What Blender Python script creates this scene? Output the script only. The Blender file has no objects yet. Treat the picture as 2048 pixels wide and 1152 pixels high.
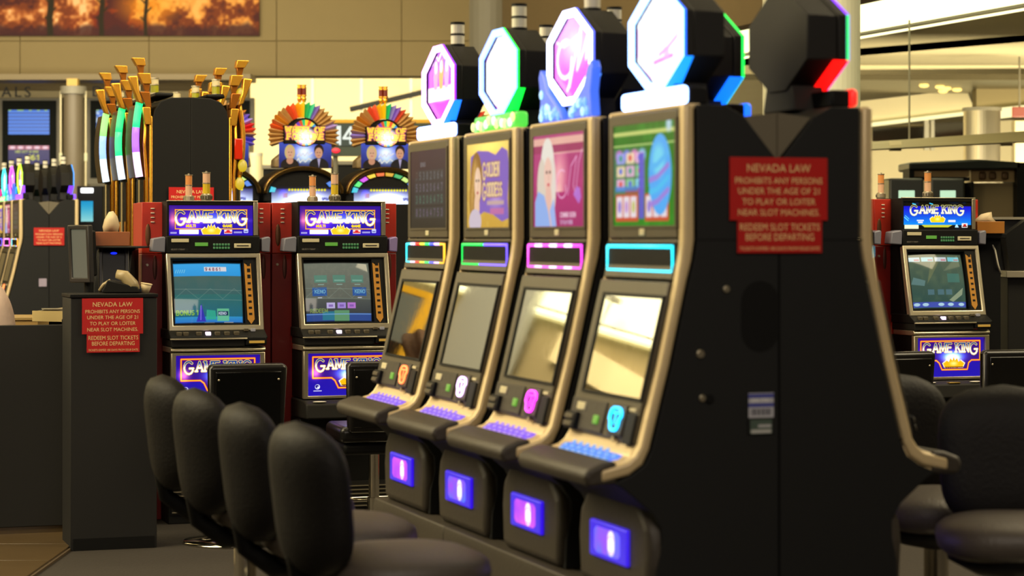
import bpy, bmesh, math, random
import numpy as np
from mathutils import Matrix, Vector

random.seed(7)
SC = bpy.context.scene
COL = SC.collection
PI = math.pi

# ------------------------------------------------------------------ camera
FPX = 4550.0          # focal length in pixels of the 2048 wide frame
CAMH = 1.55           # eye height
HY = 472.0            # horizon row
cam = bpy.data.cameras.new('camera'); cam_o = bpy.data.objects.new('camera', cam); COL.objects.link(cam_o)
cam_o.location = (0, 0, CAMH); cam_o.rotation_euler = (PI / 2, 0, 0)
cam.sensor_width = 36.0; cam.lens = FPX / 2048 * 36.0
cam.shift_y = -(576 - HY) / 2048.0
cam.clip_start = 0.1; cam.clip_end = 200
cam.dof.use_dof = True; cam.dof.focus_distance = 12.6; cam.dof.aperture_fstop = 3.5
SC.camera = cam_o

# ------------------------------------------------------------------ world, lights, exposure
world = bpy.data.worlds.new('world'); SC.world = world; world.use_nodes = True
bgn = world.node_tree.nodes['Background']
bgn.inputs[0].default_value = (1.0, 0.78, 0.42, 1); bgn.inputs[1].default_value = 0.035
SC.view_settings.view_transform = 'Standard'; SC.view_settings.look = 'None'
SC.view_settings.exposure = 0.0; SC.view_settings.gamma = 1.0
SC.view_settings.use_curve_mapping = False


def area_light(name, loc, target, size, power, color=(1.0, 0.80, 0.46), size_y=None):
    l = bpy.data.lights.new(name, 'AREA'); l.energy = power; l.color = color
    l.size = size
    if size_y: l.shape = 'RECTANGLE'; l.size_y = size_y
    o = bpy.data.objects.new(name, l); COL.objects.link(o); o.location = loc
    d = Vector(target) - Vector(loc); o.rotation_euler = d.to_track_quat('-Z', 'Y').to_euler()
    return o


WARM = (1.0, 0.84, 0.54)
area_light('ceiling_light_aisle', (-5.0, 8.5, 6.0), (-0.2, 8.2, 1.0), 4.0, 1000, (1.0, 0.84, 0.52), 7.0)
area_light('ceiling_light_front', (1.0, 0.5, 4.6), (0.2, 9.0, 1.2), 5.0, 185, (1.0, 0.86, 0.70), 2.0)  # unseen fill above the camera, added to brighten trims and steel frames
area_light('ceiling_light_right', (5.5, 10.5, 6.0), (3.0, 9.5, 0.5), 4.0, 480, WARM)
area_light('ceiling_light_mid', (-0.5, 14.0, 6.2), (-1.2, 19.0, 1.6), 7.0, 520, WARM, 3.0)  # unseen fill, aimed to brighten the pleated wheel fans
area_light('wall_washer', (-4.0, 24.0, 6.8), (-3.5, 32.0, 4.4), 10.0, 430, (1.0, 0.86, 0.52), 2.0)
area_light('hall_light_left', (-6.5, 27.5, 3.3), (-6.5, 34.0, 2.9), 6.0, 130, (1.0, 0.88, 0.62), 0.8)  # added fill without a visible fixture, lifts the wall below the fascia
area_light('corridor_light', (-3.0, 36.2, 3.9), (-3.0, 40.0, 3.3), 9.0, 900, (1.0, 0.86, 0.52), 1.5)
area_light('hall_light_right', (7.0, 27.0, 1.0), (6.5, 31.5, 3.4), 6.0, 560, (1.0, 0.86, 0.55), 1.5)  # made-up fill near the floor, lights the low ceilings from below
area_light('hall_light_far_left', (-5.5, 17.0, 6.0), (-9.0, 19.5, 2.5), 3.0, 700, (1.0, 0.88, 0.66), 3.0)  # extra unseen fill for the boards mirrored in the lower screens

# ------------------------------------------------------------------ pixel to point
def at(px, py, Y):
    return Vector(((px - 1024) / FPX * Y, Y, CAMH + (HY - py) / FPX * Y))

ANG = math.radians(18.69); CA, SA = math.cos(ANG), math.sin(ANG)
def bank(P0, p, s):
    """grid of the gaming floor: p across the bank (to the right, away), s along the row (away)"""
    return Vector((P0[0] + CA * p - SA * s, P0[1] + SA * p + CA * s, 0))
RZ_LEFT = math.radians(-90) + ANG            # local +Y -> +p  (front looks along -p)
RZ_RIGHT = RZ_LEFT + PI
RZ_CAM = ANG                                  # local -Y -> -s  (front looks towards the camera side)

# ------------------------------------------------------------------ materials
MATS = {}
def lin(c):
    return tuple((x / 12.92 if x <= 0.04045 else ((x + 0.055) / 1.055) ** 2.4) for x in c)

def mat(name, c, rough=0.5, metal=0.0, emit=None, es=0.0, noise=0.0, nscale=40.0, bump=0.0, coat=0.0, spec=0.5):
    """c is sRGB 0..1"""
    if name in MATS: return MATS[name]
    m = bpy.data.materials.new(name); m.use_nodes = True
    nt = m.node_tree; b = nt.nodes['Principled BSDF']
    cl = lin(c)
    b.inputs['Base Color'].default_value = (*cl, 1)
    b.inputs['Roughness'].default_value = rough; b.inputs['Metallic'].default_value = metal
    b.inputs['Specular IOR Level'].default_value = spec
    b.inputs['Coat Weight'].default_value = coat; b.inputs['Coat Roughness'].default_value = 0.08
    tc = nt.nodes.new('ShaderNodeTexCoord'); nz = nt.nodes.new('ShaderNodeTexNoise')
    nz.inputs['Scale'].default_value = nscale; nz.inputs['Detail'].default_value = 3
    nt.links.new(tc.outputs['Object'], nz.inputs['Vector'])
    if noise > 0:
        mx = nt.nodes.new('ShaderNodeMix'); mx.data_type = 'RGBA'
        mx.inputs['A'].default_value = (*[max(0, x * (1 - noise)) for x in cl], 1)
        mx.inputs['B'].default_value = (*[min(1, x * (1 + noise)) for x in cl], 1)
        nt.links.new(nz.outputs['Fac'], mx.inputs['Factor']); nt.links.new(mx.outputs['Result'], b.inputs['Base Color'])
    else:
        mr = nt.nodes.new('ShaderNodeMapRange'); mr.inputs['To Min'].default_value = max(0.0, rough - 0.03); mr.inputs['To Max'].default_value = min(1, rough + 0.03)
        nt.links.new(nz.outputs['Fac'], mr.inputs['Value']); nt.links.new(mr.outputs['Result'], b.inputs['Roughness'])
    if bump > 0:
        bp = nt.nodes.new('ShaderNodeBump'); bp.inputs['Strength'].default_value = bump; bp.inputs['Distance'].default_value = 0.01
        nt.links.new(nz.outputs['Fac'], bp.inputs['Height']); nt.links.new(bp.outputs['Normal'], b.inputs['Normal'])
    if emit:
        b.inputs['Emission Color'].default_value = (*lin(emit), 1); b.inputs['Emission Strength'].default_value = es
    MATS[name] = m; return m

def raster_mat(name, es=1.0, rough=0.25, spec=0.3):
    """colour comes from the mesh's own colour attribute: es = 0 is print, es > 0 a lit screen or backlit sign"""
    if name in MATS: return MATS[name]
    m = bpy.data.materials.new(name); m.use_nodes = True
    nt = m.node_tree; b = nt.nodes['Principled BSDF']
    a = nt.nodes.new('ShaderNodeAttribute'); a.attribute_name = 'Col'
    b.inputs['Roughness'].default_value = rough; b.inputs['Specular IOR Level'].default_value = spec
    if es > 0:
        b.inputs['Base Color'].default_value = (0.01, 0.01, 0.01, 1)
        nt.links.new(a.outputs['Color'], b.inputs['Emission Color']); b.inputs['Emission Strength'].default_value = es
    else:
        nt.links.new(a.outputs['Color'], b.inputs['Base Color'])
    MATS[name] = m; return m

# ------------------------------------------------------------------ mesh builder
class MB:
    def __init__(self, M=None): self.v = []; self.f = []; self.M = M
    def add(self, vs, fs, M=None):
        n = len(self.v)
        for p in vs:
            p = Vector(p)
            if M is not None: p = M @ p
            if self.M is not None: p = self.M @ p
            self.v.append(tuple(p))
        self.f += [tuple(i + n for i in f) for f in fs]
        return self
    def box(self, x0, x1, y0, y1, z0, z1, M=None):
        vs = [(x, y, z) for x in (x0, x1) for y in (y0, y1) for z in (z0, z1)]
        return self.add(vs, [(0, 1, 3, 2), (4, 6, 7, 5), (0, 4, 5, 1), (2, 3, 7, 6), (0, 2, 6, 4), (1, 5, 7, 3)], M)
    def prism(self, poly, a, b, axis='x', M=None):
        """poly in the plane of the two other axes (order y,z / x,z / x,y), extruded a..b"""
        n = len(poly)
        def P(q, t):
            return {'x': (t, q[0], q[1]), 'y': (q[0], t, q[1]), 'z': (q[0], q[1], t)}[axis]
        vs = [P(q, a) for q in poly] + [P(q, b) for q in poly]
        fs = [tuple(range(n))[::-1], tuple(range(n, 2 * n))] + [(i, (i + 1) % n, n + (i + 1) % n, n + i) for i in range(n)]
        return self.add(vs, fs, M)
    def ring(self, outer, inner, a, b, axis='y', M=None):
        n = len(outer)
        def P(q, t):
            return {'x': (t, q[0], q[1]), 'y': (q[0], t, q[1]), 'z': (q[0], q[1], t)}[axis]
        vs = [P(q, t) for t in (a, b) for L in (outer, inner) for q in L]
        fs = []
        for i in range(n):
            j = (i + 1) % n
            fs += [(i, j, n + j, n + i), (2 * n + i, 3 * n + i, 3 * n + j, 2 * n + j), (i, 2 * n + i, 2 * n + j, j), (n + i, n + j, 3 * n + j, 3 * n + i)]
        return self.add(vs, fs, M)
    def cyl(self, p0, p1, r0, r1=None, n=16, M=None):
        r1 = r0 if r1 is None else r1
        p0, p1 = Vector(p0), Vector(p1); d = (p1 - p0).normalized()
        u = d.orthogonal().normalized(); w = d.cross(u)
        vs = []
        for p, r in ((p0, r0), (p1, r1)):
            for i in range(n):
                a = 2 * PI * i / n; vs.append(p + u * r * math.cos(a) + w * r * math.sin(a))
        fs = [tuple(range(n))[::-1], tuple(range(n, 2 * n))] + [(i, (i + 1) % n, n + (i + 1) % n, n + i) for i in range(n)]
        return self.add(vs, fs, M)
    def tube(self, pts, r, n=8, closed=False, M=None):
        pts = [Vector(p) for p in pts]; m = len(pts); vs = []
        prev = None
        for i, p in enumerate(pts):
            a = pts[(i - 1) % m] if (closed or i > 0) else p
            b = pts[(i + 1) % m] if (closed or i < m - 1) else p
            t = (b - a).normalized()
            if prev is None: u = t.orthogonal().normalized()
            else:
                u = prev - t * prev.dot(t)
                u = u.normalized() if u.length > 1e-6 else t.orthogonal().normalized()
            prev = u; w = t.cross(u)
            rr = r[i] if isinstance(r, (list, tuple)) else r
            for k in range(n):
                q = 2 * PI * k / n; vs.append(p + u * rr * math.cos(q) + w * rr * math.sin(q))
        fs = []
        for i in range(m if closed else m - 1):
            j = (i + 1) % m
            for k in range(n):
                l = (k + 1) % n; fs.append((i * n + k, i * n + l, j * n + l, j * n + k))
        if not closed: fs += [tuple(range(n))[::-1], tuple(range((m - 1) * n, m * n))]
        return self.add(vs, fs, M)
    def lathe(self, prof, c=(0, 0, 0), n=24, M=None):
        vs = []; m = len(prof)
        for (r, z) in prof:
            for k in range(n):
                a = 2 * PI * k / n; vs.append((c[0] + r * math.cos(a), c[1] + r * math.sin(a), c[2] + z))
        fs = [(i * n + k, i * n + (k + 1) % n, (i + 1) * n + (k + 1) % n, (i + 1) * n + k) for i in range(m - 1) for k in range(n)]
        fs += [tuple(range(n))[::-1], tuple(range((m - 1) * n, m * n))]
        return self.add(vs, fs, M)
    def ell(self, c, r, nu=16, nv=10, M=None, pw=1.0):
        vs = []; fs = []
        def sp(x): return math.copysign(abs(x) ** pw, x)
        for i in range(nv + 1):
            th = PI * i / nv
            for k in range(nu):
                ph = 2 * PI * k / nu
                vs.append((c[0] + r[0] * sp(math.sin(th)) * sp(math.cos(ph)), c[1] + r[1] * sp(math.sin(th)) * sp(math.sin(ph)), c[2] + r[2] * sp(math.cos(th))))
        for i in range(nv):
            for k in range(nu):
                fs.append((i * nu + k, (i + 1) * nu + k, (i + 1) * nu + (k + 1) % nu, i * nu + (k + 1) % nu))
        return self.add(vs, fs, M)

def rot(axis, deg, c=(0, 0, 0)):
    return Matrix.Translation(Vector(c)) @ Matrix.Rotation(math.radians(deg), 4, axis) @ Matrix.Translation(-Vector(c))

def obj(name, mb, m, parent=None, bevel=0.0, smooth=False, seg=2, loc=None, rz=None):
    me = bpy.data.meshes.new(name); me.from_pydata(mb.v, [], mb.f)
    bm = bmesh.new(); bm.from_mesh(me)
    bmesh.ops.remove_doubles(bm, verts=bm.verts, dist=1e-6)
    bmesh.ops.recalc_face_normals(bm, faces=bm.faces)
    bm.to_mesh(me); bm.free()
    me.materials.append(m)
    o = bpy.data.objects.new(name, me); COL.objects.link(o)
    if parent is not None: o.parent = parent
    if loc is not None: o.location = loc
    if rz is not None: o.rotation_euler = (0, 0, rz)
    if bevel > 0:
        b = o.modifiers.new('bevel', 'BEVEL'); b.width = bevel; b.segments = seg; b.limit_method = 'ANGLE'; b.angle_limit = math.radians(35)
        smooth = True
    if smooth:
        me.shade_smooth()
        if bevel > 0: me.set_sharp_from_angle(angle=math.radians(50))
    return o

def tag(o, label=None, cat=None, group=None, kind=None):
    if label: o['label'] = label
    if cat: o['category'] = cat
    if group: o['group'] = group
    if kind: o['kind'] = kind
    return o

def thing(name, label, cat, loc=(0, 0, 0), rz=0.0, group=None):
    o = bpy.data.objects.new(name, None); COL.objects.link(o); o.empty_display_size = 0.1
    o.location = loc; o.rotation_euler = (0, 0, rz)
    return tag(o, label, cat, group)

def struct(name, mb, m, parent=None, bevel=0.0):
    o = obj(name, mb, m, parent, bevel)
    if parent is None: o['kind'] = 'structure'
    return o

KIDS = {}
def kids(o):
    return [c for c in COL.objects if c.parent == o]
def copy_tree(o, parent=None, skip=()):
    c = o.copy(); COL.objects.link(c); c.parent = parent
    for ch in kids(o):
        if ch.name.split('.')[0] in skip: continue
        copy_tree(ch, c, skip)
    return c

# ------------------------------------------------------------------ raster canvas (colour attribute on a fine grid)
class CV:
    def __init__(self, W, H, nx, bg=(0, 0, 0)):
        self.W, self.H = W, H; self.nx = nx; self.ny = max(4, int(round(nx * H / W)))
        x = np.linspace(0, W, self.nx); y = np.linspace(0, H, self.ny)
        self.X, self.Y = np.meshgrid(x, y); self.px = W / self.nx
        self.img = np.zeros((self.ny, self.nx, 3)); self.img[:] = bg
    def mix(self, a, c):
        a = np.clip(a, 0, 1)[..., None]; self.img = self.img * (1 - a) + np.array(c) * a
    def add(self, a, c): self.img = self.img + np.clip(a, 0, 9)[..., None] * np.array(c)
    def vgrad(self, c0, c1, x0=None, x1=None, y0=None, y1=None):
        y0 = 0 if y0 is None else y0; y1 = self.H if y1 is None else y1
        x0 = -9e9 if x0 is None else x0; x1 = 9e9 if x1 is None else x1
        t = np.clip((self.Y - y0) / (y1 - y0), 0, 1)[..., None]
        g = np.array(c0) * (1 - t) + np.array(c1) * t
        k = ((self.X >= x0) & (self.X <= x1) & (self.Y >= y0) & (self.Y <= y1))[..., None]
        self.img = np.where(k, g, self.img)
    def rect(self, x0, x1, y0, y1, c, a=1.0, r=0.0):
        cx, cy, hx, hy = (x0 + x1) / 2, (y0 + y1) / 2, (x1 - x0) / 2 - r, (y1 - y0) / 2 - r
        dx = np.abs(self.X - cx) - hx; dy = np.abs(self.Y - cy) - hy
        d = np.sqrt(np.maximum(dx, 0) ** 2 + np.maximum(dy, 0) ** 2) + np.minimum(np.maximum(dx, dy), 0) - r
        self.mix(np.clip(0.5 - d / self.px, 0, 1) * a, c)
    def frame(self, x0, x1, y0, y1, w, c):
        for q in ((x0, x1, y0, y0 + w), (x0, x1, y1 - w, y1), (x0, x0 + w, y0, y1), (x1 - w, x1, y0, y1)): self.rect(*q, c)
    def ell(self, cx, cy, rx, ry, c, a=1.0, soft=0.0, ang=0.0):
        dx, dy = self.X - cx, self.Y - cy
        ca, sa = math.cos(ang), math.sin(ang); dx, dy = dx * ca + dy * sa, -dx * sa + dy * ca
        d = np.sqrt((dx / rx) ** 2 + (dy / ry) ** 2)
        s = soft if soft > 0 else self.px / min(rx, ry)
        self.mix(np.clip((1 - d) / s + (0.5 if soft == 0 else 0), 0, 1) * a, c)
    def glow(self, cx, cy, rx, ry, c, a=1.0):
        self.add(a * np.exp(-(((self.X - cx) / rx) ** 2 + ((self.Y - cy) / ry) ** 2)), c)
    def poly(self, pts, c, a=1.0):
        ins = np.zeros(self.X.shape, bool); n = len(pts)
        dmin = np.full(self.X.shape, 9e9)
        for i in range(n):
            x0, y0 = pts[i]; x1, y1 = pts[(i + 1) % n]
            if y0 != y1:
                k = ((y0 > self.Y) != (y1 > self.Y)) & (self.X < (x1 - x0) * (self.Y - y0) / (y1 - y0) + x0)
                ins ^= k
            dmin = np.minimum(dmin, self.seg(x0, y0, x1, y1))
        d = np.where(ins, -dmin, dmin)
        self.mix(np.clip(0.5 - d / self.px, 0, 1) * a, c)
    def seg(self, x0, y0, x1, y1):
        vx, vy = x1 - x0, y1 - y0; L = vx * vx + vy * vy + 1e-12
        t = np.clip(((self.X - x0) * vx + (self.Y - y0) * vy) / L, 0, 1)
        return np.hypot(self.X - x0 - t * vx, self.Y - y0 - t * vy)
    def line(self, pts, w, c, a=1.0):
        d = np.full(self.X.shape, 9e9)
        for i in range(len(pts) - 1): d = np.minimum(d, self.seg(*pts[i], *pts[i + 1]))
        self.mix(np.clip(0.5 - (d - w / 2) / self.px, 0, 1) * a, c)
    def dist_text(self, s, x, y, h, wf=1.0, gap=0.22, serif=True, big=()):
        """distance field of a word; big: indices of letters drawn taller"""
        d = np.full(self.X.shape, 9e9); cx = x
        for i, ch in enumerate(s):
            if ch == ' ': cx += h * 0.45 * wf; continue
            k = 1.35 if i in big else 1.0
            yy = y - (h * 0.30 if i in big else 0)
            st, w = glyph(ch, serif)
            for pl in st:
                for j in range(len(pl) - 1):
                    a, b = pl[j], pl[j + 1]
                    d = np.minimum(d, self.seg(cx + a[0] * h * wf * k, yy + a[1] * h * k, cx + b[0] * h * wf * k, yy + b[1] * h * k))
            cx += (w + gap) * h * wf * k
        return d, cx
    def text(self, s, x, y, h, c, w, wf=1.0, gap=0.3, serif=False, center=False, a=1.0):
        if center:
            tw = sum((0.45 if ch == ' ' else glyph(ch, serif)[1] + gap) for ch in s) * h * wf; x = x - tw / 2
        d, _ = self.dist_text(s, x, y, h, wf, gap, serif)
        self.mix(np.clip(0.5 - (d - w / 2) / self.px, 0, 1) * a, c)
    def noise(self, amp, sc=8, seed=0):
        rs = np.random.RandomState(seed); g = rs.rand(self.ny // sc + 3, self.nx // sc + 3)
        yi = np.arange(self.ny) / sc; xi = np.arange(self.nx) / sc
        y0 = yi.astype(int); x0 = xi.astype(int); fy = (yi - y0)[:, None]; fx = (xi - x0)[None]
        n = g[y0][:, x0] * (1 - fy) * (1 - fx) + g[y0 + 1][:, x0] * fy * (1 - fx) + g[y0][:, x0 + 1] * (1 - fy) * fx + g[y0 + 1][:, x0 + 1] * fy * fx
        return n
    def mesh(self, name, m, parent=None, x0=0, y=0, z0=0, M=None, keep=None, bulge=0.0):
        """upright panel in the local xz plane facing -y; lower left corner at (x0, y, z0); M is applied afterwards"""
        nx, ny = self.nx, self.ny
        P = np.zeros((ny * nx, 3)); P[:, 0] = self.X.ravel() + x0; P[:, 1] = y; P[:, 2] = self.Y.ravel() + z0
        if bulge:
            u = self.X.ravel() / self.W * 2 - 1; v = self.Y.ravel() / self.H * 2 - 1
            P[:, 1] = y - bulge * (1 - u * u * 0.7 - v * v * 0.7)
        if M is not None:
            A = np.array(M); P = P @ A[:3, :3].T + A[:3, 3]
        idx = np.arange(ny * nx).reshape(ny, nx)
        q = np.stack([idx[:-1, :-1], idx[:-1, 1:], idx[1:, 1:], idx[1:, :-1]], -1).reshape(-1, 4)
        if keep is not None:
            k = keep(self.X, self.Y); kk = k[:-1, :-1] & k[:-1, 1:] & k[1:, 1:] & k[1:, :-1]
            q = q[kk.ravel()]
        c = np.clip(self.img, 0, None).reshape(-1, 3)
        c = np.where(c <= 0.04045, c / 12.92, ((c + 0.055) / 1.055) ** 2.4)
        me = bpy.data.meshes.new(name)
        me.vertices.add(len(P)); me.vertices.foreach_set('co', P.astype(np.float32).ravel())
        me.loops.add(q.size); me.loops.foreach_set('vertex_index', q.astype(np.int32).ravel())
        me.polygons.add(len(q)); me.polygons.foreach_set('loop_start', np.arange(0, q.size, 4, dtype=np.int32))
        me.update(calc_edges=True)
        at_ = me.color_attributes.new('Col', 'FLOAT_COLOR', 'POINT')
        cc = np.ones((len(P), 4), np.float32); cc[:, :3] = c; at_.data.foreach_set('color', cc.ravel())
        me.materials.append(m)
        o = bpy.data.objects.new(name, me); COL.objects.link(o)
        if parent is not None: o.parent = parent
        return o

def arc(cx, cy, rx, ry, a0, a1, n=10):
    return [(cx + rx * math.cos(math.radians(a0 + (a1 - a0) * i / n)), cy + ry * math.sin(math.radians(a0 + (a1 - a0) * i / n))) for i in range(n + 1)]
G = {
 'A': ([[(0, 0), (.4, 1), (.8, 0)], [(.15, .35), (.65, .35)]], .8), 'B': ([[(0, 0), (0, 1), (.45, 1), (.6, .88), (.6, .65), (.45, .53), (0, .53)], [(.45, .53), (.65, .4), (.65, .12), (.5, 0), (0, 0)]], .65),
 'C': ([arc(.4, .5, .4, .5, 50, 310)], .7), 'D': ([[(0, 0), (0, 1), (.3, 1)] + arc(.3, .5, .4, .5, 90, -90) + [(0, 0)]], .7),
 'E': ([[(.6, 1), (0, 1), (0, 0), (.6, 0)], [(0, .52), (.5, .52)]], .6), 'F': ([[(.6, 1), (0, 1), (0, 0)], [(0, .5), (.45, .5)]], .6),
 'G': ([arc(.42, .5, .42, .5, 45, 330) + [(.78, .45)], [(.5, .45), (.84, .45)]], .84), 'H': ([[(0, 0), (0, 1)], [(.65, 0), (.65, 1)], [(0, .5), (.65, .5)]], .65),
 'I': ([[(0.05, 0), (0.05, 1)]], .1), 'J': ([[(.4, 1), (.4, .2), (.2, 0), (0, .15)]], .4), 'K': ([[(0, 0), (0, 1)], [(.62, 1), (.03, .45)], [(.2, .62), (.68, 0)]], .65),
 'L': ([[(0, 1), (0, 0), (.55, 0)]], .55), 'M': ([[(0, 0), (.05, 1), (.45, .15), (.85, 1), (.9, 0)]], .9), 'N': ([[(0, 0), (0, 1), (.65, 0), (.65, 1)]], .65),
 'O': ([arc(.4, .5, .4, .5, 0, 360, 16)], .8), 'P': ([[(0, 0), (0, 1), (.4, 1), (.6, .87), (.6, .6), (.4, .47), (0, .47)]], .6), 'Q': ([arc(.4, .5, .4, .5, 0, 360, 16), [(.5, .25), (.8, -.05)]], .8),
 'R': ([[(0, 0), (0, 1), (.4, 1), (.6, .87), (.6, .62), (.4, .5), (0, .5)], [(.3, .5), (.65, 0)]], .65), 'S': ([arc(.3, .74, .28, .26, 40, 270, 8) + arc(.3, .24, .3, .24, 90, -140, 8)], .6),
 'T': ([[(0, 1), (.7, 1)], [(.35, 1), (.35, 0)]], .7), 'U': ([[(0, 1), (0, .35)] + arc(.33, .33, .33, .33, 180, 360, 8) + [(.66, 1)]], .66), 'V': ([[(0, 1), (.37, 0), (.74, 1)]], .74),
 'W': ([[(0, 1), (.25, 0), (.5, .85), (.75, 0), (1, 1)]], 1.0), 'X': ([[(0, 0), (.65, 1)], [(0, 1), (.65, 0)]], .65), 'Y': ([[(0, 1), (.35, .5), (.7, 1)], [(.35, .5), (.35, 0)]], .7), 'Z': ([[(0, 1), (.65, 1), (0, 0), (.65, 0)]], .65),
 '0': ([arc(.3, .5, .3, .5, 0, 360, 12)], .6), '1': ([[(0, .8), (.2, 1), (.2, 0)]], .25), '2': ([[(0, .8), (.15, 1), (.45, 1), (.6, .8), (.55, .55), (0, 0), (.6, 0)]], .6), '3': ([arc(.25, .74, .3, .26, 140, -90, 8) + arc(.25, .25, .32, .25, 90, -140, 8)], .6),
 '4': ([[(.45, 0), (.45, 1), (0, .3), (.65, .3)]], .65), '5': ([[(.55, 1), (.05, 1), (0, .55), (.4, .58), (.58, .3), (.4, 0), (0, .08)]], .6), '6': ([arc(.3, .3, .3, .3, 0, 360, 12), [(.0, .35), (.1, .8), (.5, 1)]], .6),
 '7': ([[(0, 1), (.6, 1), (.2, 0)]], .6), '8': ([arc(.3, .27, .3, .27, 0, 360, 12), arc(.3, .76, .25, .23, 0, 360, 12)], .6), '9': ([arc(.3, .7, .3, .3, 0, 360, 12), [(.6, .65), (.5, .2), (.1, 0)]], .6),
 '.': ([[(0, 0), (.02, .02)]], .05), '-': ([[(0, .5), (.4, .5)]], .4), ':': ([[(0, .2), (.02, .2)], [(0, .7), (.02, .7)]], .05), '$': ([arc(.3, .74, .28, .2, 40, 270, 8) + arc(.3, .26, .3, .2, 90, -140, 8), [(.3, -.1), (.3, 1.1)]], .6),
}
SERIF = {'A': [(0, 0), (.8, 0)], 'M': [(0, 0), (.9, 0), (.02, 1), (.88, 1)], 'N': [(0, 0), (.65, 1), (0, 1)], 'K': [(0, 0), (0, 1), (.62, 1), (.68, 0)], 'I': [(.05, 0), (.05, 1)], 'H': [(0, 0), (0, 1), (.65, 0), (.65, 1)],
         'F': [(0, 0)], 'T': [(.35, 0)], 'L': [(0, 1)], 'R': [(0, 0), (.65, 0)], 'P': [(0, 0)], 'U': [(0, 1), (.66, 1)], 'W': [(0, 1), (1, 1)], 'D': [(0, 0), (0, 1)], 'E': [(0, 0), (0, 1)], 'Y': [(0, 1), (.7, 1), (.35, 0)]}
def glyph(ch, serif):
    st, w = G.get(ch, ([], .4))
    if serif:
        st = list(st) + [[(p[0] - .13, p[1]), (p[0] + .13, p[1])] for p in SERIF.get(ch, [])]
    return st, w

# real letters for the engraved signs
def lettering(name, lines, m, parent, y, cx, depth=0.0006):
    """lines: (text, centre z, cap height, squeeze width or None); faces -y"""
    mb_v = []; mb_f = []
    for (s, zc, h, wd) in lines:
        cu = bpy.data.curves.new('t', 'FONT'); cu.body = s; cu.align_x = 'CENTER'; cu.align_y = 'CENTER'; cu.size = h / 0.70; cu.resolution_u = 3
        ob = bpy.data.objects.new('t', cu); COL.objects.link(ob)
        dg = bpy.context.evaluated_depsgraph_get(); me = bpy.data.meshes.new_from_object(ob.evaluated_get(dg))
        xs = [v.co.x for v in me.vertices]; ys = [v.co.y for v in me.vertices]
        w0 = max(xs) - min(xs); k = (wd / w0) if wd else 1.0; ym = (max(ys) + min(ys)) / 2; xm = (max(xs) + min(xs)) / 2
        n = len(mb_v)
        mb_v += [(cx + (v.co.x - xm) * k, y, zc + v.co.y - ym) for v in me.vertices]
        mb_f += [tuple(i + n for i in p.vertices) for p in me.polygons]
        COL.objects.unlink(ob); bpy.data.objects.remove(ob); bpy.data.curves.remove(cu); bpy.data.meshes.remove(me)
    me = bpy.data.meshes.new(name); me.from_pydata(mb_v, [], mb_f); me.materials.append(m)
    o = bpy.data.objects.new(name, me); COL.objects.link(o); o.parent = parent
    return o
# ------------------------------------------------------------------ common materials
M_BLACK = mat('black_laminate', (.10, .095, .085), .62, noise=.10, nscale=60, spec=.3)
M_SIDE = mat('black_side_panel', (.092, .095, .094), .62, noise=.12, nscale=120, spec=.3)
M_DARK = mat('matt_black', (.05, .05, .05), .6, spec=.2)
M_BEZEL = mat('graphite_bezel', (.315, .285, .225), .42, noise=.05, nscale=90, spec=.4)
M_BEIGE = mat('champagne_trim', (.84, .75, .57), .38, metal=.15, noise=.04, nscale=30)
M_VEE = mat('grey_filler', (.40, .37, .30), .5)
M_CUSH = mat('dark_vinyl', (.225, .20, .165), .55, noise=.1, nscale=70, bump=.15)
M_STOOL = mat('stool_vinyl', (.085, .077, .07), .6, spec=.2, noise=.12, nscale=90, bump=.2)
M_GLASS = mat('dark_glass', (.05, .05, .05), .04, spec=.9, coat=1.0)
M_MIRROR = mat('dark_reflective_glass', (.80, .80, .78), .03, metal=1.0)
M_CHROME = mat('chrome', (.86, .84, .78), .10, metal=1.0)
M_STEEL = mat('brushed_steel', (.78, .74, .64), .30, metal=.85)
M_GOLD = mat('gold_plating', (.96, .70, .24), .22, metal=.75)
M_RED = mat('red_laminate', (.70, .17, .10), .38, noise=.06, nscale=30, coat=.2)
M_SIGN = mat('red_sign_plastic', (.72, .07, .05), .45)
M_CREAM = mat('cream_print', (.93, .80, .55), .5)
M_WHITE = mat('white_plastic', (.85, .83, .75), .45)
M_LENS = mat('frosted_lens', (.90, .88, .80), .3, coat=.5)
M_TAG = mat('label_beige', (.80, .76, .62), .5)
M_RUBBER = mat('black_rubber', (.05, .05, .05), .8)

def glowm(name, c, es):
    return mat(name, (.3, .3, .3), .4, emit=c, es=es)

# ------------------------------------------------------------------ art on the upper screens
def scr_canvas(n=170): return CV(.48, .295, n)

def art_paytable():
    c = scr_canvas(); c.img[:] = (.20, .19, .18)
    c.vgrad((.17, .16, .15), (.30, .20, .26))
    c.text('BONUS', .14, .235, .014, (.6, .6, .62), .003)
    for k, y in enumerate((.19, .145, .10, .05)):
        c.rect(.06, .44, y - .012, y + .030, (.29, .30, .31), .55, .004)
        for j in range(8):
            x = .08 + j * .047
            c.text('75382064'[(j + k) % 8], x, y - .004, .026, [(.46, .50, .52), (.50, .46, .55), (.36, .55, .46), (.50, .42, .55)][k], .004)
    c.rect(.0, .11, .19, .30, (.30, .20, .22), .6)
    return c

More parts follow.
